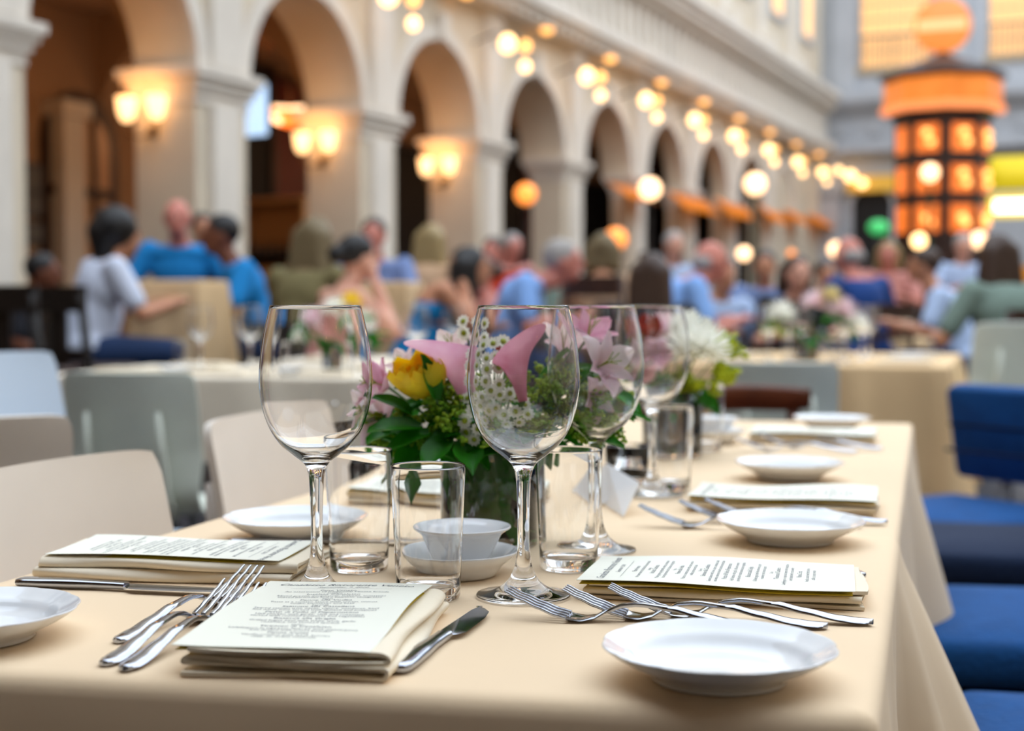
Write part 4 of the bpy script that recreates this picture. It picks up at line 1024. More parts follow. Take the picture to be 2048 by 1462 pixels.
# ------------------------------------------------------------------ lamps
def lampmat(name, col, s): return mat(name, col, .4, emit=col, es=s)
SHADE = lampmat('sconce_shade_glow', (1, .58, .26), 2.2); BULB = lampmat('warm_bulb', (1, .48, .13), 1.9); BULB2 = lampmat('bright_bulb', (1, .60, .25), 3.4)
ORG = lampmat('orange_globe', (1, .30, .05), 1.3); WGLB = lampmat('white_globe', (1, .62, .34), 2.6); REDL = lampmat('red_lamp_bowl', (1, .20, .03), 1.6)
BRASS = mat('dark_bronze', srgb(84, 60, 36), .4, metal=.8)
def plight(loc, e, col=(1, .62, .3), r=.15):
    l = bpy.data.lights.new('lamp_light', 'POINT'); l.energy = e; l.color = col; l.shadow_soft_size = r
    o = bpy.data.objects.new('lamp_light', l); o.location = loc; link(o); return o
def make_sconce():
    t = thing('wall_sconce', 'x', 'lamp')
    m = MB(); m.lathe([(.0001, -.02), (.06, -.02), (.06, .0), (.0001, .01)], 20); m.xf(Matrix.Translation((0, 0, -.22)) @ Matrix.Rotation(PI/2, 4, 'X')); obj('wall_plate', m, BRASS, t)
    for sx in (-1, 1):
        m = MB(); m.tube([(0, 0, -.22), (sx*.06, -.12, -.28), (sx*.15, -.16, -.24), (sx*.17, -.16, -.14)], .012, 8); obj('arm', m, BRASS, t)
        m = MB(); m.lathe([(.03, -.13), (.055, -.11), (.078, -.05), (.088, .02), (.09, .07), (.1, .09), (.09, .09), (.07, .0), (.03, -.11)], 20, (sx*.17, -.16, 0)); obj('lamp_shade', m, SHADE, t)
    return t
SCN = make_sconce(); FACE = math.atan2(d2.y, d2.x) - PI/2        # sconce hangs on the face looking back towards the camera
for i, te in enumerate(TE[1:5]):
    nmz = ['at the left edge of the picture', 'on the nearest full pier, above the man in blue', 'on the second full pier', 'on the third full pier', 'on the fourth full pier'][i]
    p = W(te-PW, .48, 2.82)
    o = first_or_dup(SCN, p, FACE, 'two-shade wall sconce ' + nmz); o.scale = (1, 1, 1)
    plight(W(te-PW-.38, .48, 2.95), 6.5, (1, .48, .14))
# lanterns with three globes on brackets under the cornice
def make_lantern():
    t = thing('bracket_lantern', 'x', 'lamp'); m = MB(); m.tube([(0, 0, .1), (0, -.3, .2), (0, -.6, .12)], .015, 8); m.tube([(0, -.6, .12), (-.0, -.6, .0)], .012, 6); m.tube([(-.25, -.55, .1), (.33, -.55, .1)], .012, 6); obj('bracket', m, BRASS, t)
    for (x, z, r, MM) in [(-.25, 0, .10, BULB2), (.30, .06, .07, BULB), (.30, -.2, .065, BULB2)]:
        m = MB(); m.ell((x, -.58, z), (r, r, r*1.15), u=16, v=12); obj('globe', m, MM, t)
        if z < -.1: m = MB(); m.tube([(x, -.58, .1), (x, -.58, z)], .006, 5); obj('cord', m, BRASS, t)
    return t
LN = make_lantern(); FR_ = math.atan2(d2.y, d2.x) ; 
rf = math.atan2(nl.y, nl.x) - PI/2
ordn = ['above the leftmost capital', 'above the first full pier', 'above the second full pier', 'above the third full pier', 'above the fourth full pier', 'above the fifth full pier', 'above the sixth full pier', 'above the seventh full pier', 'nearest the far wall', 'in the far corner']
lt = [13.55, 16.6, 19.35, 21.95, 24.6, 27.2, 29.9, 32.6, 35.3]
for i, t0 in enumerate(lt):
    first_or_dup(LN, W(t0, -.02, 4.27), rf, 'lantern cluster of warm globes under the cornice ' + ordn[i])
    if i < 7 : plight(W(t0+.05, -1.0, 4.3), 3.5, (1, .58, .24), r=.1)
for i in range(9):
    m = MB(); m.ell((0, 0, 0), (.09, .09, .05), u=16, v=8); t0 = 15.9+2.55*i
    tag(obj('soffit_light', m, BULB, loc=W(t0, -.25, 4.83)), 'small round warm downlight under the cornice edge', 'lamp', 'downlights in the cornice soffit')
for (s, z, r, lab) in [(.55, 4.5, .09, 'small warm globe on the far wall, upper one beside the kiosk'), (.85, 4.35, .14, 'bright warm globe on the far wall beside the kiosk'), (1.15, 4.15, .11, 'warm globe lowest of three on the far wall')]:
    m = MB(); m.ell((0, 0, 0), r, u=16, v=10); tag(obj('globe_lamp', m, BULB2, loc=FW(s, -.4, z)), lab, 'lamp')
for i in range(6):  # lanterns out of view, added for warm glints in the glasses
    dup(LN, W(-5+4.5*i, -16.4, 4.27), rf+PI, 'unseen lantern cluster of warm globes added on the opposite side of the hall', 'unseen added lanterns on the opposite side of the hall')
# vaults lit warm from inside
for te in TE[1:8]: plight(W(te+1.0, 2.3, 3.3), 9, (1, .50, .2), .3)
# red double bowl lamp inside the second arch and the blue-white screen
t = thing('bowl_lamp', 'glowing orange double bowl lamp inside the second arch', 'lamp', PD(580, 225, 18.4))
for dx in (-.14, .16): m = MB(); m.lathe([(.02, -.14), (.10, -.11), (.17, -.02), (.18, .06), (.15, .06), (.02, -.08)], 20, (dx, 0, 0)); obj('lamp_bowl', m, WGLB if dx > -2 else REDL, t)
m = MB(); m.lathe([(.02, -.16), (.16, -.12), (.34, .0), (.33, .03), (.02, -.10)], 24, (0, 0.1, -.02)); obj('tray', m, REDL, t)
m = MB(); m.tube([(0, 0, -.05), (0, 0, 2.0)], .012, 6); obj('hanging_rod', m, BRASS, t)
t = thing('television', 'bright bluish television screen at the edge of the second arch', 'television', PD(508, 222, 17.0), RA(-30))
m = MB(); m.box((0, 0, 0), (.50, .06, .64)); obj('casing', m, BLACK, t, smooth=False)
SCR = mat('screen_glow', (.55, .78, 1), .3, emit=(.45, .68, 1), es=1.0, var=.3, vscale=6); m = MB(); m.box((0, -.032, 0), (.46, .01, .60)); obj('screen', m, SCR, t, smooth=False)
m = MB(); m.tube([(0, .02, .0), (0, .02, 2.5)], .02, 6); obj('hanging_bar', m, BLACK, t)

def post_lamp(px, py, Y, r, M, lab, post=GREENM, thick=.045):
    c = PD(px, py, Y); t = thing('lamp_post', lab, 'lamp', (c.x, c.y, 0)); m = MB(); z = c.z-r
    m.lathe([(.0001, 0), (.16, 0), (.16, .08), (.08, .2), (thick, .35), (thick*.8, z-.2), (thick*.8, z-.08), (.09, z-.04), (.0001, z)], 16); obj('post', m, post, t)
    m = MB(); m.ell((0, 0, c.z), r, u=20, v=14); obj('globe', m, M, t); return t
post_lamp(1510, 368, 22, .16, WGLB, 'green lamp post with a glowing white globe before the far arches')
post_lamp(1300, 378, 19, .14, WGLB, 'lamp post with a glowing globe before the fifth arch', BLACKW, .03)
post_lamp(1052, 388, 17.5, .13, ORG, 'lamp post with an orange globe before the fourth arch', BLACKW, .025)
post_lamp(1860, 345, 24.2, .14, WGLB, 'lamp post with a white globe in front of the kiosk')
post_lamp(1488, 507, 17, .08, WGLB, 'low lamp with a small bright globe among the crowd, below the green lamp post', BLACKW, .02)
post_lamp(1672, 499, 19, .10, WGLB, 'low lamp with a bright globe behind the man in navy', BLACKW, .02)
post_lamp(1838, 482, 18, .09, BULB2, 'low lamp with a warm globe left of the kiosk foot', BLACKW, .02)
post_lamp(1957, 480, 18, .10, WGLB, 'low lamp with a bright globe right of the kiosk foot', BLACKW, .02)
post_lamp(1583, 507, 19, .05, ORG, 'low lamp with a small orange globe among the crowd', BLACKW, .02)
post_lamp(1232, 478, 14, .11, ORG, 'low orange lamp beside the woman in beige', BLACKW, .02)
# glowing orange awnings under the far arches
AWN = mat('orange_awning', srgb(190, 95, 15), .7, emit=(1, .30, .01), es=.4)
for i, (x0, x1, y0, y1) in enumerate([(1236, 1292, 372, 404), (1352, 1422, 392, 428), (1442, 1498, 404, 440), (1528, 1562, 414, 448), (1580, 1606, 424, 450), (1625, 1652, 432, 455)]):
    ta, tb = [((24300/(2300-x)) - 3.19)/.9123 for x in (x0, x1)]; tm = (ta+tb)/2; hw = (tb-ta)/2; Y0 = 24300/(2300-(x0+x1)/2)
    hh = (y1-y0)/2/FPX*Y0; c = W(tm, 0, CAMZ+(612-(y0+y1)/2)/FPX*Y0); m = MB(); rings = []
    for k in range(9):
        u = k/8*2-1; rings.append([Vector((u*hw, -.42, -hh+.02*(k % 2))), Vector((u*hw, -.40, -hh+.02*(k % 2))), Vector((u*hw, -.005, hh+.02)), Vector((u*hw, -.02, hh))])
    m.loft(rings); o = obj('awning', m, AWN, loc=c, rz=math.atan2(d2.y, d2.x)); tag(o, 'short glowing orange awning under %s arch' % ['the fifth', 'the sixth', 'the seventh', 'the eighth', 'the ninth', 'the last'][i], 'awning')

# kiosk
KX = PD(1880, 612, 26.0); kt = thing('kiosk', 'dark octagonal kiosk with glowing orange window panes, rising at the right', 'kiosk', (KX.x, KX.y, 0), RA(10))
def octa(r, n=8): return [Vector((r*math.cos(PI/8+2*PI*k/n), r*math.sin(PI/8+2*PI*k/n), 0)) for k in range(n)]
def oring(mb, prof): mb.loft([[Vector((p.x, p.y, z)) for p in octa(r)] for r, z in prof])
m = MB(); oring(m, [(.80, 0), (.80, 1.8), (.84, 4.35), (.98, 4.45), (.98, 4.5)]); obj('body', m, ROOF, kt, smooth=False)
PAN = mat('orange_pane', (.28, .10, .03), .3, emit=(1, .19, .02), es=.85, var=.5, vscale=3); PAN2 = mat('amber_panel', (.28, .10, .03), .3, emit=(1, .24, .01), es=.6, var=.5, vscale=2)
m = MB(); oring(m, [(1.0, 4.5), (1.04, 4.53), (1.04, 5.02), (1.0, 5.05)]); obj('lit_band', m, PAN2, kt, smooth=False)
m = MB(); oring(m, [(1.05, 4.46), (1.10, 4.48), (1.10, 4.58), (1.05, 4.6)]); obj('lower_glow_rim', m, mat('glow_rim', (.28, .10, .03), .4, emit=(1, .28, .09), es=1.0), kt, smooth=False)
m = MB(); oring(m, [(1.0, 5.05), (1.12, 5.08), (1.12, 5.16), (.6, 5.38), (.2, 5.50), (.06, 5.6)]); obj('roof', m, ROOF, kt, smooth=False)
for k in range(8):
    a = PI/4*k; n = Vector((math.cos(a), math.sin(a), 0)); s = Vector((-n.y, n.x, 0))
    if n.y > .5: continue
    for j, z in enumerate((2.55, 3.25, 3.97)):
        R = .80*math.cos(PI/8) + .04*(z-1.8)/2.55 + .004; m = MB(); w2, h2 = .21, .24; b = n*R
        m.loft([[b-s*w2+Vector((0, 0, z-h2)), b+s*w2+Vector((0, 0, z-h2)), b+s*w2+Vector((0, 0, z+h2)), b-s*w2+Vector((0, 0, z+h2))], [p+n*.012 for p in [b-s*w2+Vector((0, 0, z-h2)), b+s*w2+Vector((0, 0, z-h2)), b+s*w2+Vector((0, 0, z+h2)), b-s*w2+Vector((0, 0, z+h2))]]])
        o = obj('window', m, PAN, kt, smooth=False)
        if k in (6, 7, 5):
            q = MB(); q.ell(n*(R+.05)+Vector((0, 0, z+(.09 if j else .0))), .07, u=12, v=8); obj('bulb', q, BULB, o)
            q = MB(); q.ell(n*(R+.05)+s*.07+Vector((0, 0, z-.08)), .065, u=12, v=8); obj('bulb', q, BULB, o)
sg = thing('round_sign', 'round orange lit sign standing on top of the kiosk roof', 'sign', (KX.x-.02, KX.y, 5.6), RA(-22))
m = MB(); m.lathe([(.0001, -.06), (.46, -.06), (.50, -.03), (.50, .03), (.46, .06), (.0001, .06)], 40); m.xf(Matrix.Translation((0, 0, .47)) @ Matrix.Rotation(PI/2, 4, 'X')); obj('disc', m, mat('sign_orange', (.28, .10, .03), .4, emit=(1, .27, .05), es=.8, var=.3, vscale=3), sg, sharp=40)
m = MB(); m.lathe([(.44, -.075), (.50, -.075), (.50, -.05), (.44, -.05)], 40); m.loft([[Vector((0,0,0))]*4, [Vector((0,0,0))]*4]) if False else None
m.xf(Matrix.Translation((0, 0, .47)) @ Matrix.Rotation(PI/2, 4, 'X')); obj('rim', m, mat('sign_rim', (.28, .10, .03), .4, emit=(1, .40, .05), es=.9), sg)
m = MB(); m.box((0, -.08, .47), (.86, .03, .17)); obj('centre_band', m, mat('sign_band', (.28, .10, .03), .4, emit=(1, .60, .28), es=1.0), sg, smooth=False)
m = MB(); m.tube([(0, 0, -.1), (0, 0, .02)], .05, 8); obj('support', m, ROOF, sg)
# yellow lit shop sign and awning at the right edge
c = PD(2035, 412, 27.5); t = thing('shop_sign', 'bright yellow lit sign at the right edge beside the kiosk', 'sign', c, RA(-20))
m = MB(); m.box((0, 0, 0), (1.15, .12, .42)); obj('light_box', m, mat('yellow_box', (.5, .42, .05), .4, emit=(1, .68, .04), es=.8), t, smooth=False)
m = MB(); m.box((.05, -.07, 0), (.95, .03, .22)); obj('bright_panel', m, mat('sign_white', (1, .95, .7), .4, emit=(1, .9, .6), es=4), t, smooth=False)
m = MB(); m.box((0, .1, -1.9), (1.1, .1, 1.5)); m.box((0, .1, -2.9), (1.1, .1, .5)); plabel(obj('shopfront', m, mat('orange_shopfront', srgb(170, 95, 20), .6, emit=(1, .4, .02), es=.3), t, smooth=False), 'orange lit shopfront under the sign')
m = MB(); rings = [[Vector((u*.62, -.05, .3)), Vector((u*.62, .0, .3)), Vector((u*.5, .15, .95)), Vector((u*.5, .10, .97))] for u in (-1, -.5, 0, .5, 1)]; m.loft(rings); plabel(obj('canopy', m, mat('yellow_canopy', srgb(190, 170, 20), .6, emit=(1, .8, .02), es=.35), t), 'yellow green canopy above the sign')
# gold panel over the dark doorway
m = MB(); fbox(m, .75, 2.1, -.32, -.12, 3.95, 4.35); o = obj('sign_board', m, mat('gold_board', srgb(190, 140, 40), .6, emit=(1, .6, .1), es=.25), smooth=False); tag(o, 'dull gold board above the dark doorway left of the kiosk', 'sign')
m = MB(); m.ell((0, 0, 0), (.22, .1, .16)); c = PD(1757, 455, 30); t = thing('green_lamp', 'small green glowing light low in front of the dark doorway', 'lamp', (c.x, c.y, 0)); m.xf(Matrix.Translation((0, 0, c.z))); obj('light', m, mat('green_glow', (.1, .6, .2), .5, emit=(.05, .6, .15), es=.5), t)
m = MB(); m.tube([(0, 0, 0), (0, 0, c.z)], .03, 8); obj('post', m, BLACKW, t)

# bar shelf with bottles in the second arch, pictures on the loggia wall
c = PD(557, 430, 18.6); t = thing('bar_cabinet', 'wooden bar shelf seen through the second arch', 'cabinet', (c.x, c.y, 0), RA(-30))
m = MB(); m.box((0, 0, .75), (1.1, .4, 1.5)); obj('cupboard', m, mat('light_wood', srgb(190, 140, 85), .5), t, smooth=False)
m = MB(); m.box((0, .18, 1.9), (1.1, .04, .9)); m.box((-.53, 0, 1.9), (.04, .36, .9)); m.box((.53, 0, 1.9), (.04, .36, .9)); m.box((0, 0, 2.36), (1.15, .4, .06)); obj('hutch', m, mat('light_wood', srgb(190, 140, 85), .5), t, smooth=False)
bm_ = MB(); bm_.lathe([(.0001, 0), (.042, 0), (.042, .2), (.015, .27), (.015, .33), (.0001, .33)], 12)
bme = bm_.mesh('bottle', mat('dark_bottle', srgb(30, 26, 20), .15))
R3 = Matrix.Rotation(RA(-30), 3, 'Z')
for k in range(9):
    o = bpy.data.objects.new('bottle', bme); link(o); o.location = Vector((c.x, c.y, 1.5)) + R3 @ Vector((-.44+.11*k, 0, 0)); tag(o, 'dark bottle standing in the row on the bar shelf', 'bottle', 'bottles on the bar shelf')
for (px, py, h, lab) in [(65, 350, .36, 'dark framed picture, upper one on the loggia wall'), (65, 402, .30, 'dark framed picture, middle one on the loggia wall'), (65, 462, .26, 'dark framed picture, lowest one on the loggia wall')]:
    c = PD(px, py, 16.0); z = c.z; Yt = 0
    tt = 12.70; p = W(tt, Q-.03, z); t = thing('wall_picture', lab, 'picture', p, math.atan2(d2.y, d2.x)); m = MB(); m.box((0, 0, 0), (.44, .04, h)); obj('frame', m, mat('slate_frame', srgb(70, 66, 62), .5), t, smooth=False)
    m = MB(); m.box((0, -.022, 0), (.36, .01, h-.08)); obj('print', m, mat('slate_print', srgb(96, 92, 84), .5, var=.2), t, smooth=False)

# ------------------------------------------------------------------ people
def remesh(mb, name, M, parent, vox=.013):
    me = mb.mesh(name, M); o = bpy.data.objects.new(name, me); C.objects.link(o)
    r = o.modifiers.new('r', 'REMESH'); r.mode = 'VOXEL'; r.voxel_size = vox; r.use_smooth_shade = True
    s = o.modifiers.new('s', 'SMOOTH'); s.factor = .6; s.iterations = 3
    bpy.context.view_layer.update(); dg = bpy.context.evaluated_depsgraph_get()
    m2 = bpy.data.meshes.new_from_object(o.evaluated_get(dg)); m2.name = name
    o.modifiers.clear(); o.data = m2; bpy.data.meshes.remove(me)
    if not m2.materials: m2.materials.append(M)
    m2.polygons.foreach_set('use_smooth', [True]*len(m2.polygons)); o.parent = parent; return o
SKIN = {'fair': mat('fair_skin', srgb(214, 158, 134), .55, sss=.1), 'pink': mat('ruddy_skin', srgb(202, 128, 112), .55, sss=.1), 'brown': mat('brown_skin', srgb(116, 66, 44), .55), 'tan': mat('tan_skin', srgb(190, 132, 100), .55, sss=.1)}
HAIRC = {'black': mat('black_hair', srgb(18, 14, 14), .5), 'brown': mat('brown_hair', srgb(60, 40, 28), .5), 'blond': mat('blond_hair', srgb(150, 128, 84), .5), 'grey': mat('grey_hair', srgb(158, 152, 148), .6), 'olive': mat('ash_hair', srgb(112, 96, 66), .6)}
EYEM = mat('dark_eyes', srgb(30, 22, 18), .3)
def person(px, py, Y, face, seat, hair, skin, shirt, pants, label, style='short', arms='table', lean=.12, turn=0, sleeve='short', bar=False, stool=True, long_top=False, k=1.0, hunch=.05):
    """px,py = top of the head in the picture; Y = distance; face = heading (0 = away from the camera, 180 = towards it)"""
    hp = PD(px, py, Y); fz = RA(face); fwd = Vector((math.sin(fz), math.cos(fz), 0))
    # seat height follows from the head height
    H = (.85-hunch)*k; hs = hp.z - H
    top_y = lean*.72
    base = Vector((hp.x, hp.y, 0)) - fwd*top_y*1.0
    t = thing('person', label, 'person', base, -fz)
    sk = SKIN[skin]; S = k; V = lambda x, y, z: Vector((x*S, y*S, hs+z*S)); ly = lambda z: lean*z
    B = MB(); c = lambda a, b, ra, rb: B.cap(a, b, ra*S, rb*S)
    hip = .09
    B.ell(V(0, .0, .09), (.165*S, .12*S, .10*S)); c(V(0, ly(.1), .12), V(0, ly(.3), .28), .125, .125)
    B.ell(V(0, ly(.40), .40), (.160*S, .105*S, .14*S)); B.ell(V(0, ly(.50), .50), (.175*S, .085*S, .055*S))
    c(V(0, ly(.52), .50), V(0, ly(.66)+.01+hunch*.5, .655-hunch), .062, .052)
    hc = V(0, ly(.72)+.02+hunch*.6, .745-hunch); Rh = Matrix.Rotation(-RA(turn), 3, 'Z')
    def h_(x, y, z): return hc + Rh @ Vector((x*S, y*S, z*S))
    B.ell(h_(0, -.005, .012), (.074*S, .094*S, .098*S), Rh, 18, 14); B.ell(h_(0, .028, -.045), (.054*S, .062*S, .066*S), Rh); B.ell(h_(0, .098, -.012), (.013*S, .02*S, .026*S), Rh, 8, 6)
    for sx in (-1, 1): B.ell(h_(sx*.076, -.002, -.008), (.010*S, .018*S, .030*S), Rh, 8, 6)
    B.ell(h_(0, .082, -.055), (.026*S, .012*S, .010*S), Rh, 8, 6)
    legs = []; foot_z = max(.0, hs-.46*S) if bar else 0
    for sx in (-1, 1):
        kn = V(sx*.13, .43, .07); an = Vector((sx*.13*S, .40*S, foot_z+.08))
        legs.append((V(sx*.09, .02, .08), kn, an))
        c(V(sx*.09, .02, .08), kn, .085, .060); c(kn, an, .056, .036); B.cap(an, Vector((sx*.14*S, .55*S, foot_z+.035)), .036*S, .028*S)
    if arms == 'table': el, wr = (.27, .16, .27), (.13, .40, .33)
    elif arms == 'lap': el, wr = (.25, -.02, .27), (.12, .24, .18)
    elif arms == 'wide': el, wr = (.33, .10, .24), (.22, .34, .27)
    else: el, wr = (.20, .25, .33), (.07, .20, .60)
    sleeves = []
    for sx in (-1, 1):
        e_, w_ = (el, wr) if not (arms == 'chin' and sx < 0) else ((.26, .16, .27), (.12, .38, .31))
        sh = V(sx*.185, ly(.50), .505); E = V(sx*e_[0], e_[1]+ly(.2), e_[2]); Wv = V(sx*w_[0], w_[1]+ly(.2), w_[2])
        c(sh, E, .050, .040); c(E, Wv, .040, .026); sleeves.append((sh, E, Wv))
        d = (Wv-E).normalized(); pc = Wv + d*.045*S; B.ell(pc, (.036*S, .036*S, .026*S), None, 10, 8)
        sd = d.cross(Vector((0, 0, 1))).normalized()
        for f in range(4):
            a = pc + d*.02*S + sd*(f-1.5)*.019*S; b = a + d*(.055+.008*(1.5-abs(f-1.5)))*S + Vector((0, 0, -.018*S)); B.cap(a, b, .0088*S, .0075*S, 8)
        a = pc - d*.01*S - sd*sx*.03*S*(-1); B.cap(a, a + d*.035*S + sd*sx*.028*S, .010*S, .008*S, 8)
    remesh(B, 'body', sk, t)
    # clothing
    T = MB(); T.ell(V(0, .0, .10), (.180*S, .135*S, .11*S)); T.cap(V(0, ly(.1), .12), V(0, ly(.3), .29), .142*S, .140*S); T.ell(V(0, ly(.40), .40), (.182*S, .125*S, .155*S)); T.ell(V(0, ly(.50), .495), (.196*S, .100*S, .060*S))
    if sleeve != 'none':
        for sh, E, Wv in sleeves:
            T.cap(sh, sh.lerp(E, .72), .066*S, .062*S)
            if sleeve == 'long': T.cap(sh, E, .066*S, .054*S); T.cap(E, E.lerp(Wv, .9), .054*S, .040*S)
    else:
        T = MB(); T.ell(V(0, .0, .10), (.180*S, .135*S, .11*S)); T.cap(V(0, ly(.1), .12), V(0, ly(.3), .29), .142*S, .138*S); T.ell(V(0, ly(.40), .40), (.174*S, .118*S, .10*S))
    remesh(T, 'dress' if sleeve == 'none' else 'shirt', shirt, t, .016)
    G = MB(); G.ell(V(0, .02, .07), (.178*S, .14*S, .10*S))
    for a, kn, an in legs: G.cap(a, kn, .096*S, .074*S); G.cap(kn, an.lerp(kn, .12), .072*S, .052*S)
    remesh(G, 'trousers', pants, t, .016)
    for (a, kn, an) in legs:
        s = MB(); s.cap(an+Vector((0, -.02*S, -.03*S)), Vector((an.x, .56*S, foot_z+.042)), .045*S, .038*S); obj('shoe', s, BLACKW, t)
    # hair
    if hair:
        Hm = HAIRC[hair]; Hh = MB(); 
        Hh.ell(h_(0, -.022, .035), (.084*S, .098*S, .092*S), Rh, 16, 12)
        if style == 'bald': Hh = MB(); Hh.ell(h_(0, -.05, -.005), (.081*S, .066*S, .055*S), Rh, 14, 10)
        if style in ('long', 'verylong'):
            for x in (-.055, 0, .055): Hh.cap(h_(x, -.06, .02), h_(x*1.5, -.09, -.18 if style == 'long' else -.30), .058*S, .040*S)
            for sx in (-1, 1): Hh.cap(h_(sx*.07, -.01, .03), h_(sx*.085, .0, -.15), .030*S, .022*S)
        if style == 'bob':
            for x in (-.06, 0, .06): Hh.cap(h_(x, -.05, .02), h_(x*1.3, -.06, -.09), .055*S, .045*S)
        if style == 'bun': Hh.ell(h_(0, -.12, .02), (.05*S, .05*S, .05*S), Rh)
        if style == 'big': Hh = MB(); Hh.ell(h_(0, -.035, .03), (.12*S, .12*S, .115*S), Rh, 16, 12); Hh.cap(h_(0, -.09, .0), h_(0, -.09, -.12), .09*S, .06*S)
        remesh(Hh, 'hair', Hm, t, .014)
    for sx in (-1, 1): e = MB(); e.ell(h_(sx*.028, .081, .008), (.011*S, .009*S, .007*S), Rh, 8, 6); obj('eye', e, EYEM, t)
    # seat
    if stool:
        root = BS if bar else SC
        o = first_or_dup(root, base - fwd*(.0), -fz, 'dark wooden %s under the %s' % ('bar stool' if bar else 'chair', ' '.join(label.replace(',', '').split()[:10])))
        o.scale = (1, 1, (hs-.005)/(.765 if bar else .455)); 
    return t
def make_simple_chair():
    t = thing('side_chair', 'x', 'chair'); m = MB(); m.box((0, 0, .435), (.40, .40, .04)); obj('seat', m, DWOOD, t, smooth=False)
    for sx in (-1, 1):
        m = MB(); m.tube([(sx*.17, .17, .42), (sx*.18, .19, 0)], .017, 8); obj('leg', m, DWOOD, t)
        m = MB(); m.tube([(sx*.18, -.23, 0), (sx*.18, -.19, .43), (sx*.18, -.25, .84)], .017, 8); obj('leg', m, DWOOD, t)
    m = MB(); m.box((0, -.245, .80), (.36, .02, .09)); m.box((0, -.225, .66), (.36, .018, .04)); obj('backrest', m, DWOOD, t, smooth=False); return t
SC = make_simple_chair()
def cm_(n, r, g, b): return mat(n, srgb(r, g, b), .85, var=.04, vscale=6)
WHT = cm_('white_cotton', 205, 212, 230); BLU = cm_('bright_blue_cotton', 16, 130, 200); DEN = cm_('denim', 28, 52, 92); OLV = cm_('olive_knit', 118, 108, 70); GBL = cm_('grey_blue_cotton', 120, 140, 185)
TEA = cm_('teal_satin', 0, 120, 180); LBL = cm_('light_blue_shirt', 130, 170, 228); RED = cm_('red_orange_top', 200, 60, 30); BEI = cm_('beige_top', 196, 160, 126); NVY = cm_('navy_shirt', 12, 56, 120); PNK = cm_('dusty_pink_top', 205, 140, 130)
DRK = cm_('dark_cloth', 26, 26, 34); SAG = cm_('sage_shirt', 120, 140, 130); WSH = cm_('pale_blue_white', 176, 196, 228); TANP = cm_('khaki_cloth', 150, 128, 96)
person(222, 424, 7.4, 55, 0, 'black', 'tan', WHT, DEN, 'person in a white top and jeans with black hair, on a bar stool at left', 'big', 'table', .2, bar=True)
person(358, 402, 9.1, 178, 0, 'brown', 'pink', BLU, DEN, 'balding person in a bright blue polo facing the camera behind the tall table', 'bald', 'wide', .2, bar=True, k=1.08)
person(404, 430, 10.2, 160, 0, 'black', 'tan', DRK, DRK, 'dark haired person half hidden between the two people in blue', bar=True)
person(462, 434, 8.5, 250, 0, 'black', 'brown', BLU, DEN, 'person in a bright blue shirt leaning left, seen from the side', 'short', 'table', .25, bar=True, k=1.08)
person(622, 440, 7.8, 30, 0, 'olive', 'fair', OLV, TANP, 'person in an olive top with ash brown hair, back to the camera', 'long', 'table', .15, bar=True, sleeve='long', k=1.08)
person(700, 474, 7.0, 60, 0, 'black', 'fair', PNK, DEN, 'dark haired person with bare arms beside the left wine glass', 'bun', 'chin', .2, sleeve='none', bar=True)
person(750, 440, 9.2, 185, 0, 'brown', 'pink', GBL, DEN, 'person in a grey blue T-shirt facing the camera between two piers', 'short', 'table', .15, bar=True)
person(860, 452, 9.6, 20, 0, 'blond', 'fair', BEI, DEN, 'blond person seen from behind left of the woman in teal', 'long', 'table', .1, bar=True)
person(905, 498, 7.9, 80, 0, 'black', 'tan', TEA, TEA, 'person in a teal strapless dress with long black hair, in profile', 'verylong', 'chin', .35, sleeve='none', hunch=.12, k=1.05)
person(972, 515, 8.9, 262, 0, 'brown', 'pink', PNK, DEN, 'person facing left towards the person in teal', 'bun', 'chin', .2)
person(990, 478, 10.6, 200, 0, 'brown', 'pink', RED, DRK, 'person in a red orange top behind the two talking women', 'short', 'table', .1)
person(1020, 470, 12.0, 150, 0, 'grey', 'pink', PNK, DRK, 'person in pink beside the red orange top', 'short', 'table', .1)
person(1082, 484, 8.3, 95, 0, 'grey', 'pink', LBL, DEN, 'grey haired person in a light blue shirt bending right', 'short', 'table', .45, hunch=.12, k=1.1)
person(1206, 470, 9.0, 15, 0, 'olive', 'tan', BEI, TANP, 'person in a beige top with ash hair below the fifth arch', 'bob', 'table', .1)
person(1302, 512, 7.2, 20, 0, 'brown', 'fair', DRK, DRK, 'person with long dark hair seen from behind right of the third wine glass', 'verylong', 'table', .1)
person(1388, 484, 8.3, 75, 0, 'grey', 'pink', LBL, DEN, 'grey haired person in a light blue shirt looking right', 'bald', 'table', .4, k=1.08, hunch=.1)
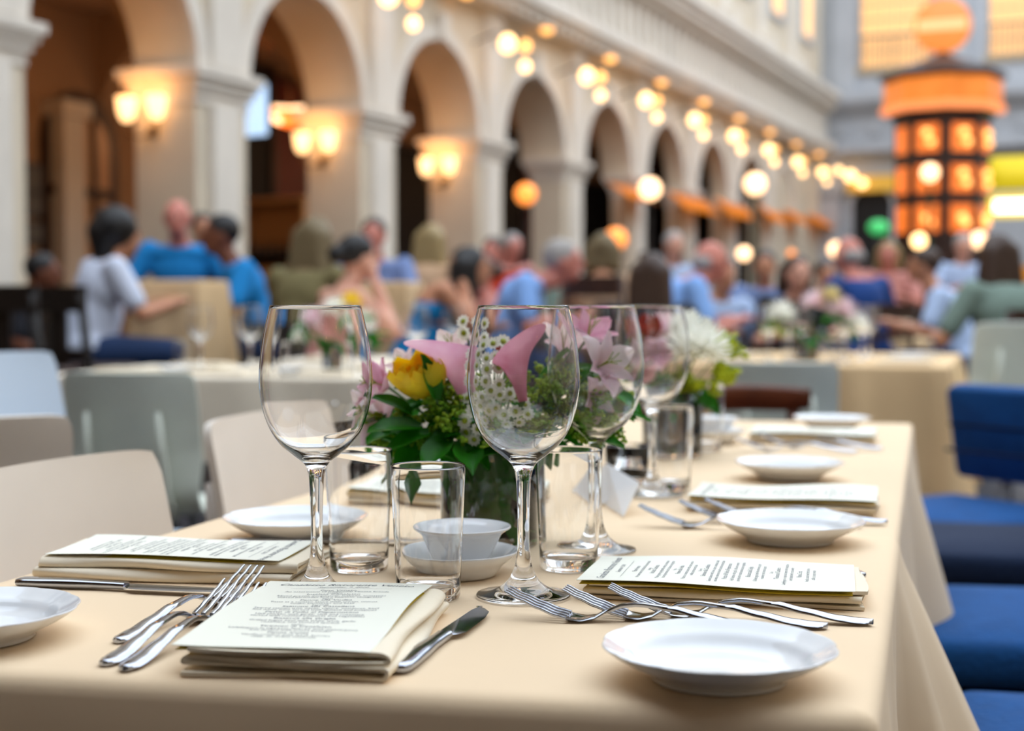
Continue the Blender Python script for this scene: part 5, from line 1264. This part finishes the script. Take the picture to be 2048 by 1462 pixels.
person(1345, 466, 11.5, 170, 0, 'grey', 'fair', WSH, DEN, 'person in a pale shirt under the sixth arch', 'short', 'table', .1)
person(1440, 520, 9.2, 160, 0, 'black', 'tan', WSH, DRK, 'dark haired person in a pale shirt before the green lamp post', 'short', 'table', .1)
person(1530, 505, 10.6, 190, 0, 'black', 'tan', GBL, DRK, 'person in grey blue right of the green lamp post', 'short', 'table', .1)
person(1590, 515, 9.0, 170, 0, 'brown', 'fair', DRK, DRK, 'person in dark clothes beside the small orange globe', 'bob', 'table', .1)
person(1642, 525, 12.4, 150, 0, 'brown', 'tan', WSH, DRK, 'small pale shirted person behind the far bouquet', 'short', 'table', .1)
person(1712, 476, 10.0, 330, 0, 'grey', 'pink', NVY, DEN, 'broad person in a navy shirt seen from behind above the far bouquet', 'bald', 'wide', .2, k=1.15)
person(1778, 485, 12.4, 200, 0, 'blond', 'pink', PNK, TANP, 'blond person facing the person in navy', 'bob', 'table', .1)
person(1862, 500, 9.2, 290, 0, 'brown', 'tan', WSH, DEN, 'person in a white shirt left of the kiosk foot, in profile', 'short', 'table', .3)
person(1925, 470, 12.7, 180, 0, 'grey', 'fair', WSH, DEN, 'person in a pale blue shirt in front of the kiosk', 'short', 'table', .1)
person(2002, 472, 8.2, 345, 0, 'brown', 'tan', SAG, DEN, 'person in a sage green shirt with long brown hair at the right edge', 'long', 'wide', .15, k=1.08)
person(1120, 500, 9.9, 170, 0, 'brown', 'fair', SAG, DRK, 'person in muted green behind the grey haired person', 'short', 'table', .1)
person(70, 510, 8.6, 80, 0, 'black', 'brown', DRK, DRK, 'person in dark clothes low at the left beside the loggia pictures', 'short', 'lap', .1)
for (px, py, Y, f, lab) in [(60, 570, 6.6, 20, 'dark wooden bar stool at the left edge'), (185, 570, 6.9, 35, 'dark wooden bar stool with a cut out back before the white top'), (5, 560, 7.0, 40, 'dark wooden bar stool cut off by the left edge')]:
    c = PD(px, py, Y); o = dup(BS, (c.x, Y, 0), -RA(f), lab); o.scale = (1, 1, .93)
